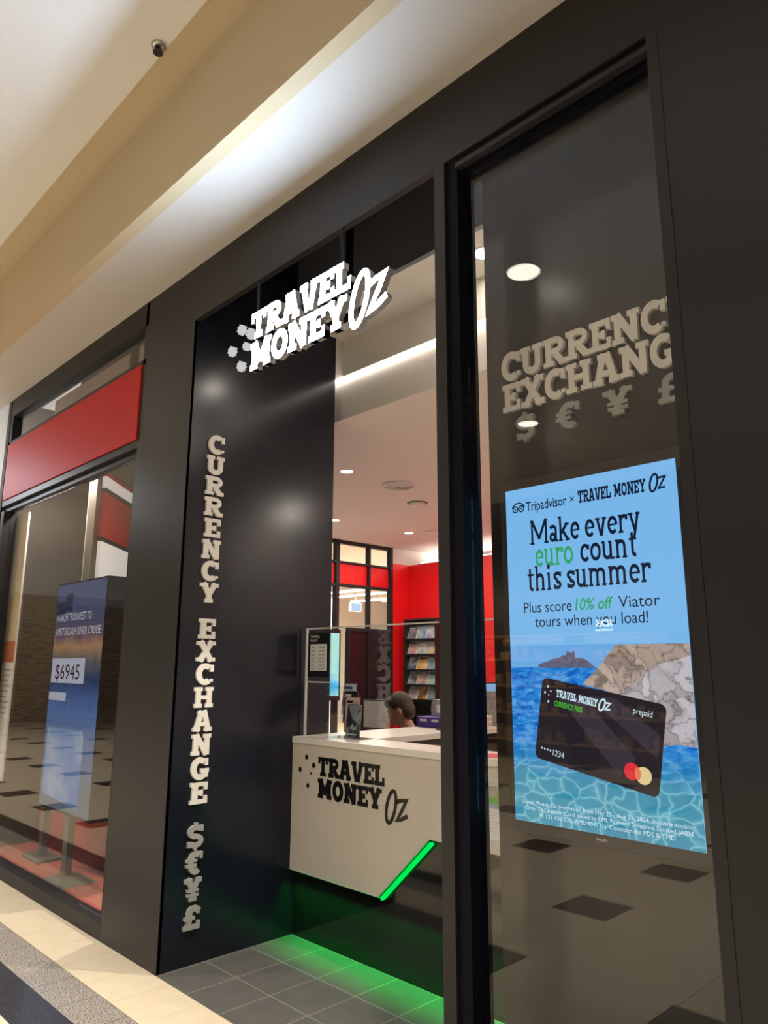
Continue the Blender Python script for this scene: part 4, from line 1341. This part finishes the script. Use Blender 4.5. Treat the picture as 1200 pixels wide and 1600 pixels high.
PAL = [((0.06, 0.08, 0.16), (0.45, 0.30, 0.22), 'navy'), ((0.16, 0.22, 0.45), (0.42, 0.46, 0.36), 'blue meadow'), ((0.26, 0.24, 0.42), (0.6, 0.55, 0.6), 'lilac'),
       ((0.45, 0.42, 0.42), (0.55, 0.25, 0.22), 'pink banded'), ((0.62, 0.50, 0.42), (0.25, 0.32, 0.42), 'peach'), ((0.55, 0.44, 0.26), (0.36, 0.36, 0.40), 'sandy'),
       ((0.05, 0.08, 0.14), (0.45, 0.45, 0.48), 'dark blue'), ((0.65, 0.30, 0.06), (0.7, 0.55, 0.35), 'orange'), ((0.40, 0.38, 0.40), (0.2, 0.26, 0.36), 'silver'),
       ((0.42, 0.44, 0.46), (0.10, 0.10, 0.12), 'grey'), ((0.16, 0.16, 0.30), (0.65, 0.40, 0.28), 'dusk'), ((0.25, 0.40, 0.42), (0.6, 0.6, 0.6), 'sea green'),
       ((0.30, 0.20, 0.26), (0.5, 0.42, 0.46), 'plum'), ((0.55, 0.28, 0.06), (0.12, 0.08, 0.05), 'amber'), ((0.30, 0.32, 0.34), (0.12, 0.14, 0.16), 'slate')]
ROWN = ['top', 'second', 'third', 'fourth', 'fifth']
COLN = ['left', 'middle', 'right']
k = 0
for r in range(5):
    for c in range(3):
        a, b, nm = PAL[k]
        k += 1
        x = RX0 + 0.026 + c * 0.19
        t = thing('brochure', '%s brochure at the %s of the %s rack shelf' % (nm, COLN[c], ROWN[r]), 'brochure', (x + 0.09, 5.75, levels[r]), 'brochures in the tall black rack')
        O = Vector((x, 5.735, levels[r] - 0.003))
        P = (O, Vector((1, 0, 0)), Vector((0, 0.35, 0.937)), Vector((0, -0.937, 0.35)))
        hh = 0.205
        MB().prism([(0, 0), (0.178, 0), (0.178, hh), (0, hh)], P, 0.014).build('pages', 'paper', t)
        Q = (P[0] + P[3] * 0.0012, P[1], P[2], P[3])
        m = noise_mat('cover_' + nm.replace(' ', '_'), [(0.38, a), (0.52, tuple((p + q) / 2 for p, q in zip(a, b))), (0.64, b)], 9, 0.4)
        MB().prism([(0.002, 0.002), (0.168, 0.002), (0.168, hh - 0.002), (0.002, hh - 0.002)], Q, 0.001).build('cover', m, t)
        Q = (P[0] + P[3] * 0.0020, P[1], P[2], P[3])
        MB().prism([(0.012, hh - 0.045), (0.012 + 0.08 + 0.02 * (k % 3), hh - 0.045), (0.012 + 0.08 + 0.02 * (k % 3), hh - 0.025), (0.012, hh - 0.025)], Q, 0.0005).build('title', 'paper' if k % 4 else 'black', t)

# tall narrow lit screen standing by the partition
ts = thing('poster_screen', 'narrow cyan lit poster screen beside the partition door', 'screen', (-3.85, 4.2, 0))
bx('case', 'black', (-3.89, 3.86, 1.10, -3.85, 4.56, 2.03), ts)
bx('screen', noise_emit('cyan_picture', [(0.36, srgb(30, 160, 235)), (0.5, srgb(120, 215, 250)), (0.62, srgb(190, 240, 225))], 2.2, 1.05, (1, 1, 2.2)), (-3.849, 3.89, 1.16, -3.8475, 4.535, 1.98), ts)
MB().cyl((-3.87, 4.2, 0.02), 0.03, 1.08, 14).build('post', 'grey', ts)
MB().box(-3.895, 4.0, 0.0, -3.70, 4.4, 0.0195).build('base', 'grey', ts)

# ================================================================== PERSON (seated, leaning on one hand, looking down to the left)
def skin_mesh(name, verts, edges, radii, root):
    me = bpy.data.meshes.new(name)
    me.from_pydata([tuple(v) for v in verts], edges, [])
    o = bpy.data.objects.new(name, me)
    COL.objects.link(o)
    sk = o.modifiers.new('skin', 'SKIN')
    for i, r in enumerate(radii):
        me.skin_vertices[0].data[i].radius = (r, r) if not isinstance(r, tuple) else r
    me.skin_vertices[0].data[root].use_root = True
    sb = o.modifiers.new('sub', 'SUBSURF')
    sb.levels = 2
    dg = bpy.context.evaluated_depsgraph_get()
    out = bpy.data.meshes.new_from_object(o.evaluated_get(dg))
    bpy.data.objects.remove(o)
    return out


def merged(name, meshes, m, parent, voxel=0.008, smooth=4):
    bm = bmesh.new()
    for me in meshes:
        bm.from_mesh(me)
    me = bpy.data.meshes.new(name)
    bm.to_mesh(me)
    bm.free()
    o = bpy.data.objects.new(name, me)
    COL.objects.link(o)
    rm = o.modifiers.new('re', 'REMESH')
    rm.mode = 'VOXEL'
    rm.voxel_size = voxel
    sm_ = o.modifiers.new('sm', 'SMOOTH')
    sm_.iterations = smooth
    dg = bpy.context.evaluated_depsgraph_get()
    out = bpy.data.meshes.new_from_object(o.evaluated_get(dg))
    bpy.data.objects.remove(o)
    out.polygons.foreach_set('use_smooth', [True] * len(out.polygons))
    out.materials.clear()
    out.materials.append(M[m])
    out.name = name
    r = bpy.data.objects.new(name, out)
    COL.objects.link(r)
    if parent is not None:
        r.parent = parent
        r.matrix_parent_inverse = parent_world(parent).inverted()
    return r


def blob(c, r, rot=None, n=20):
    bm = bmesh.new()
    bmesh.ops.create_uvsphere(bm, u_segments=n, v_segments=n, radius=1.0)
    mt = Matrix.Translation(Vector(c)) @ (rot or Matrix.Identity(4)) @ Matrix.Diagonal((*r, 1))
    bmesh.ops.transform(bm, matrix=mt, verts=bm.verts)
    me = bpy.data.meshes.new('blob')
    bm.to_mesh(me)
    bm.free()
    return me


# local frame: the person faces f (towards -x and a little to the mall), s = their left
PX, PY = -0.27, 2.36
f = Vector((-0.86, -0.50, 0)).normalized()
s = Vector((-f.y, f.x, 0)) * 1.0       # to the person's left
up = Vector((0, 0, 1))
W = lambda a, b, c: Vector((PX, PY, 0)) + f * a + s * b + up * c
pelvis = W(0, 0, 0.50)
sk = {
    'pelvis': (pelvis, (0.15, 0.12)), 'belly': (W(0.02, 0, 0.66), (0.145, 0.11)), 'chest': (W(0.07, 0, 0.86), (0.165, 0.115)), 'neckb': (W(0.13, 0, 1.02), 0.075), 'neck': (W(0.16, 0, 1.08), 0.058), 'head': (W(0.19, 0, 1.15), 0.062),
    'shl': (W(0.10, 0.17, 0.965), 0.062), 'ell': (W(0.30, 0.20, 0.765), 0.046), 'wrl': (W(0.32, 0.03, 0.98), 0.030),
    'shr': (W(0.10, -0.17, 0.965), 0.062), 'elr': (W(0.28, -0.22, 0.760), 0.046), 'wrr': (W(0.47, -0.08, 0.79), 0.030),
    'hpl': (W(0.04, 0.09, 0.49), 0.095), 'knl': (W(0.44, 0.11, 0.50), 0.062), 'anl': (W(0.42, 0.11, 0.09), 0.042), 'tol': (W(0.56, 0.12, 0.035), 0.036),
    'hpr': (W(0.04, -0.09, 0.49), 0.095), 'knr': (W(0.44, -0.11, 0.50), 0.062), 'anr': (W(0.42, -0.11, 0.09), 0.042), 'tor': (W(0.56, -0.12, 0.035), 0.036)}
names = list(sk)
E = [('pelvis', 'belly'), ('belly', 'chest'), ('chest', 'neckb'), ('neckb', 'neck'), ('neck', 'head'), ('chest', 'shl'), ('shl', 'ell'), ('ell', 'wrl'), ('chest', 'shr'), ('shr', 'elr'), ('elr', 'wrr'),
     ('pelvis', 'hpl'), ('hpl', 'knl'), ('knl', 'anl'), ('anl', 'tol'), ('pelvis', 'hpr'), ('hpr', 'knr'), ('knr', 'anr'), ('anr', 'tor')]
body = skin_mesh('body', [sk[n][0] for n in names], [(names.index(a), names.index(b)) for a, b in E], [sk[n][1] for n in names], 0)
# head, tilted forward and down
hd = W(0.22, 0, 1.215)
tilt = Matrix.Rotation(math.radians(24), 4, s)
hf = (tilt @ f.to_4d()).to_3d()
if hf.z > 0:
    tilt = Matrix.Rotation(math.radians(-24), 4, s)
    hf = (tilt @ f.to_4d()).to_3d()
hu = (tilt @ up.to_4d()).to_3d()
R = Matrix((( hf.x, s.x, hu.x, 0), (hf.y, s.y, hu.y, 0), (hf.z, s.z, hu.z, 0), (0, 0, 0, 1)))
H = lambda a, b, c: hd + hf * a + s * b + hu * c
parts = [body, blob(H(0, 0, 0.01), (0.098, 0.077, 0.105), R), blob(H(0.035, 0, -0.055), (0.062, 0.058, 0.062), R), blob(H(0.060, 0, -0.088), (0.032, 0.030, 0.026), R),
         blob(H(0.098, 0, -0.020), (0.020, 0.014, 0.026), R), blob(H(0.090, 0, 0.018), (0.016, 0.040, 0.012), R), blob(H(0.092, 0, -0.060), (0.012, 0.024, 0.009), R),
         blob(H(-0.005, 0.078, -0.015), (0.022, 0.011, 0.034), R), blob(H(-0.005, -0.078, -0.015), (0.022, 0.011, 0.034), R)]
def hand(wr, d, side, curl):
    """palm and five bent fingers from the wrist along d"""
    d = d.normalized()
    sd = (side - d * side.dot(d)).normalized()
    nn = d.cross(sd).normalized() * curl
    V_, E_, Rr = [wr, wr + d * 0.045], [(0, 1)], [0.026, (0.040, 0.020)]
    V_.append(wr + d * 0.085); E_.append((1, 2)); Rr.append((0.040, 0.016))
    out = [skin_mesh('palm', V_, E_, [0.027, 0.030, 0.028], 0)]
    out.append(blob(wr + d * 0.05, (0.045, 0.045, 0.018), Matrix(((d.x, sd.x, nn.x, 0), (d.y, sd.y, nn.y, 0), (d.z, sd.z, nn.z, 0), (0, 0, 0, 1)))))
    for k, (o_, ln) in enumerate(((-0.030, 0.068), (-0.010, 0.078), (0.010, 0.074), (0.029, 0.058))):
        b0 = wr + d * 0.075 + sd * o_
        b1 = b0 + d * ln * 0.45 + nn * ln * 0.12
        b2 = b1 + d * ln * 0.25 + nn * ln * 0.28
        b3 = b2 + d * ln * 0.05 + nn * ln * 0.30
        out.append(skin_mesh('finger', [b0, b1, b2, b3], [(0, 1), (1, 2), (2, 3)], [0.0095, 0.009, 0.0085, 0.0075], 0))
    t0 = wr + d * 0.025 - sd * 0.026
    out.append(skin_mesh('thumb', [t0, t0 + d * 0.03 - sd * 0.022 + nn * 0.01, t0 + d * 0.058 - sd * 0.030 + nn * 0.018], [(0, 1), (1, 2)], [0.012, 0.010, 0.008], 0))
    return out
parts += hand(sk['wrl'][0], H(0.085, 0.045, -0.05) - sk['wrl'][0], s, -1)
parts += hand(sk['wrr'][0], f * 0.9 + s * 0.35 - up * 0.1, s, -1)
pr = thing('person', 'person in grey shirt seated behind the counter, head bent over one hand', 'person', (PX, PY, 0))
merged('body', parts, 'skin', pr, 0.0055, 3)
hair = merged('hair', [blob(H(-0.018, 0, 0.035), (0.100, 0.087, 0.100), R), blob(H(-0.055, 0, -0.02), (0.062, 0.080, 0.085), R), blob(H(0.045, 0, 0.075), (0.060, 0.072, 0.045), R)], 'hair', pr, 0.007, 2)
def sub_skin(keys, extra, root):
    ns = keys
    es = [(ns.index(a), ns.index(b)) for a, b in E if a in ns and b in ns]
    rr_ = [tuple(q + extra for q in sk[n][1]) if isinstance(sk[n][1], tuple) else sk[n][1] + extra for n in ns]
    return skin_mesh('cloth', [sk[n][0] for n in ns], es, rr_, ns.index(root))
merged('shirt', [sub_skin(['pelvis', 'belly', 'chest', 'neckb', 'shl', 'ell', 'shr', 'elr'], 0.013, 'chest')], 'shirt', pr, 0.009, 3)
merged('trousers', [sub_skin(['pelvis', 'hpl', 'knl', 'anl', 'hpr', 'knr', 'anr'], 0.012, 'pelvis')], 'trousers', pr, 0.010, 3)
oc = thing('office_chair', 'black office chair under the seated person', 'chair', (PX, PY, 0))
MB().cyl((PX, PY, 0.36), 0.24, 0.045, 28).build('seat', 'black', oc)
MB().cyl((PX, PY, 0.06), 0.03, 0.2995, 14).build('column', 'grey', oc)
cb = W(-0.24, 0, 0)
MB().prism([(-0.20, 0.52), (0.20, 0.52), (0.22, 0.80), (0.16, 0.90), (-0.16, 0.90), (-0.22, 0.80)], (Vector((cb.x, cb.y, 0)), s, up, f), 0.04).build('backrest', 'black', oc)
c0, c1 = W(-0.20, 0, 0.40), W(-0.27, 0, 0.60)
MB().box(min(c0.x, c1.x) - 0.01, min(c0.y, c1.y) - 0.01, 0.385, max(c0.x, c1.x) + 0.01, max(c0.y, c1.y) + 0.01, 0.56).build('back_support', 'grey', oc)
for k in range(5):
    a = 2 * PI * k / 5
    leg = MB()
    dv_ = Vector((math.cos(a), math.sin(a), 0))
    nv_ = Vector((-math.sin(a), math.cos(a), 0))
    o0 = Vector((PX, PY, 0.05)) + dv_ * 0.02
    leg.prism([(0, 0), (0.26, 0), (0.26, 0.02), (0, 0.05)], (o0 + nv_ * 0.015, dv_, up, nv_), 0.03)
    leg.cyl((PX + 0.26 * dv_.x, PY + 0.26 * dv_.y - 0.01, 0.025), 0.025, 0.02, 14, axis='y')
    leg.build('leg', 'grey', oc)

# ================================================================== LEFT SHOP WINDOW
# diagonal partition with a red band between black trims
pdir = Vector((-0.713, 0.701, 0)).normalized()
pn = Vector((0.701, 0.713, 0)).normalized()
PD = (Vector((-2.06, 0.41, 0)), pdir, up, pn)
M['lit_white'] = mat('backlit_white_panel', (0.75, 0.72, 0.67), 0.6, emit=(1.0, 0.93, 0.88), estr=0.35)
def diag(name, z0, z1, m, fwd_=0.0, th=0.03):
    return struct(MB().prism([(0, z0), (0.93, z0), (0.93, z1), (0, z1)], (PD[0] + pn * fwd_, pdir, up, pn), th).build(name, m))
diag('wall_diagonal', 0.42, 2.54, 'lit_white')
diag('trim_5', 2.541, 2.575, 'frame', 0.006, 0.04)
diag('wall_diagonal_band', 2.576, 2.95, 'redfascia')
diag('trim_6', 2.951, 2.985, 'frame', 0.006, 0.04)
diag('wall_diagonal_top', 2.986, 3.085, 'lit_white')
diag('trim_7', 3.086, 3.115, 'red', 0.004, 0.04)

tp = thing('poster_stand', 'floor stand with a blue river cruise poster in the left shop window', 'poster', (-1.87, 0.30, 0.03))
bx('board', 'frame_dark', (-2.33, 0.205, 0.50, -1.40, 0.50, 2.185), tp)
pst = MB().box(-2.315, 0.2025, 0.52, -1.415, 0.2045, 2.17)
def poster_material():
    nt = NT('river_evening_poster', emission=True)
    x, y, z = nt.xyz()
    mp = nt.n('Mapping')
    mp.inputs['Scale'].default_value = (2.5, 1, 1.2)
    nt.t.links.new(nt.obj, mp.inputs[0])
    zz = nt.math('ADD', z, nt.math('MULTIPLY', nt.math('SUBTRACT', nt.noise(4, 4, mp.outputs[0]), 0.5), 0.12))
    f_ = nt.math('DIVIDE', nt.math('SUBTRACT', zz, 0.5), 1.7)
    c = nt.ramp(f_, [(0.0, srgb(110, 124, 140)), (0.10, srgb(120, 130, 138)), (0.2, srgb(98, 124, 160)), (0.42, srgb(96, 132, 190)), (0.50, srgb(70, 100, 160)), (0.56, srgb(36, 70, 116)), (0.64, srgb(110, 110, 110)), (0.70, srgb(196, 150, 112)), (0.745, srgb(120, 100, 116)), (0.82, srgb(86, 92, 124)), (1.0, srgb(84, 104, 146))])
    nt.t.links.new(c, nt.e.inputs['Color'])
    nt.e.inputs['Strength'].default_value = 0.55
    return nt.m
pst = pst.build('poster', poster_material(), tp)
M['poster_ink'] = emis('poster_white_ink', srgb(225, 225, 235), 0.6)
M['poster_panel'] = emis('poster_price_panel', srgb(205, 208, 225), 0.6)
M['poster_dark'] = emis('poster_dark_ink', srgb(60, 36, 50), 0.4)
M['poster_blue'] = emis('poster_building_blue', srgb(54, 66, 104), 0.4)
sans('14-NIGHT BUDAPEST TO', plane_y(-2.29, 0.2020, 1.885), 0.085, 'poster_ink', pst, 'headline', 0.66)
sans('AMSTERDAM RIVER CRUISE', plane_y(-2.29, 0.2020, 1.775), 0.085, 'poster_ink', pst, 'headline', 0.84)
bx('tower_picture', 'poster_blue', (-2.13, 0.2018, 1.96, -2.00, 0.2024, 2.10), pst)
bx('tower_picture', 'poster_blue', (-2.31, 0.2018, 1.93, -2.131, 0.2024, 2.04), pst)
bx('price_panel', 'poster_panel', (-2.30, 0.2015, 1.415, -1.68, 0.2024, 1.60), pst)
sans('$6945', plane_y(-2.22, 0.2013, 1.445), 0.16, 'poster_dark', pst, 'price', 0.46)
bx('caption_bar', 'poster_panel', (-2.31, 0.2015, 1.285, -1.98, 0.2024, 1.345), pst)
frame_w = MB().prism([(-2.27, 0.60), (-1.60, 0.56), (-1.60, 1.06), (-1.63, 1.085), (-2.25, 1.085), (-2.27, 1.06)], plane_y(0, 0.2017, 0), 0.0005)
frame_w.build('window_picture', noise_emit('sky_picture', [(0.35, srgb(96, 138, 205)), (0.5, srgb(128, 165, 220)), (0.65, srgb(176, 196, 226))], 2.6, 0.5), pst)
bx('post', 'olive', (-1.92, 0.25, 0.075, -1.84, 0.30, 0.4995), tp)
MB().add([(-2.05, 0.13, 0.031), (-1.71, 0.13, 0.031), (-1.71, 0.45, 0.031), (-2.05, 0.45, 0.031), (-1.95, 0.22, 0.075), (-1.81, 0.22, 0.075), (-1.81, 0.33, 0.075), (-1.95, 0.33, 0.075)],
         [(0, 3, 2, 1), (4, 5, 6, 7), (0, 1, 5, 4), (1, 2, 6, 5), (2, 3, 7, 6), (3, 0, 4, 7)]).build('base', 'olive', tp)
bx('rear_pole', 'olive', (-2.62, 0.505, 0.5, -2.46, 0.545, 3.199), tp)
bx('rear_pole_edge', 'trim_white', (-2.630, 0.505, 0.5, -2.6205, 0.515, 3.199), tp)
s2 = thing('second_stand', 'empty dark display stand with a flat base behind the poster stand', 'stand', (-2.5, 0.45, 0.03))
MB().box(-2.85, 0.30, 0.031, -2.51, 0.50, 0.055).build('base', 'olive', s2, 0.004)
bx('post', 'olive', (-2.72, 0.38, 0.0552, -2.65, 0.43, 0.42), s2)
bx('top_plate', 'olive', (-2.77, 0.36, 0.4203, -2.60, 0.45, 0.435), s2)
nb = thing('notice_board', 'tall white notice board with orange heading at the left edge of the window', 'board', (-3.1, 0.15, 0.03))
bx('board', 'paper', (-3.33, 0.155, 0.60, -3.05, 0.17, 2.89), nb)
bx('heading', mat('orange_print', (0.55, 0.13, 0.05), 0.5), (-3.325, 0.1525, 1.57, -3.052, 0.1545, 1.75), nb)
sans('SALE', plane_y(-3.20, 0.1520, 1.62), 0.10, 'reddark', nb, 'heading_text', 0.14) if False else None
ln = MB()
for k in range(9):
    ln.box(-3.30, 0.1535, 1.50 - 0.045 * k, -3.08 - 0.03 * (k % 3), 0.1545, 1.512 - 0.045 * k)
ln.build('text_lines', 'grey', nb)
bx('upper_panel', mat('cream_panel', (0.72, 0.62, 0.42), 0.5), (-3.325, 0.1535, 1.76, -3.052, 0.1545, 2.88), nb)
bx('foot', 'grey', (-3.30, 0.12, 0.031, -3.08, 0.22, 0.05), nb)
bx('leg', 'grey', (-3.20, 0.16, 0.0505, -3.17, 0.168, 0.5995), nb)
for x, y, wh in ((-1.15, 0.98, 'nearest the black pillar'), (-2.75, 0.30, 'at the far end')):
    downlight(x, y, 3.199, 0.05, 'small round downlight in the left shop window ceiling ' + wh, 'left shop downlights', 22, NEUT, 'lampw')
# neighbour shop's glow past the left shop
area('next_shop_glow', (-5.2, -0.9, 3.6), 1.6, 40, COOL, (math.radians(60), 0, 0), 'RECTANGLE', 0.2)
# light from the doorway ceiling
downlight(1.45, 1.0, 3.861, 0.06, 'small round downlight in the entry ceiling behind the doorway', 'entry downlights', 4, NEUT, 'lampw')
downlight(2.5, 1.0, 3.861, 0.06, 'small round downlight in the entry ceiling behind the right-hand glass', 'entry downlights', 14, NEUT, 'lampw')

# adjustable accent spots: one in the entry ceiling, one in the left shop window, both turned on the tiles outside
def spot(name, label, loc, target, energy, cone, parent_z):
    t = thing(name, label, 'light', loc)
    d = (Vector(target) - Vector(loc)).normalized()
    MB().cyl((loc[0], loc[1], loc[2] + 0.02), 0.035, parent_z - loc[2] - 0.0205, 16).build('mount', 'trim_white', t)
    l = bpy.data.lights.new('spot_beam', 'SPOT')
    l.energy = energy
    l.color = NEUT
    l.spot_size = math.radians(cone)
    l.spot_blend = 0.25
    l.shadow_soft_size = 0.012
    o = bpy.data.objects.new('spot_beam', l)
    o.location = Vector(loc) - Vector((0, 0, 0.03))
    o.rotation_euler = d.to_track_quat('-Z', 'Y').to_euler()
    COL.objects.link(o)
spot('spotlight', 'white accent spotlight in the entry ceiling aimed at the tiles before the black pillar', (1.30, 0.96, 3.80), (0.35, -0.35, 0.0), 300, 34, 3.862)
spot('spotlight', 'white accent spotlight in the left shop window aimed at the tiles outside', (-1.10, 1.02, 3.14), (-1.0, -0.25, 0.0), 190, 44, 3.20)
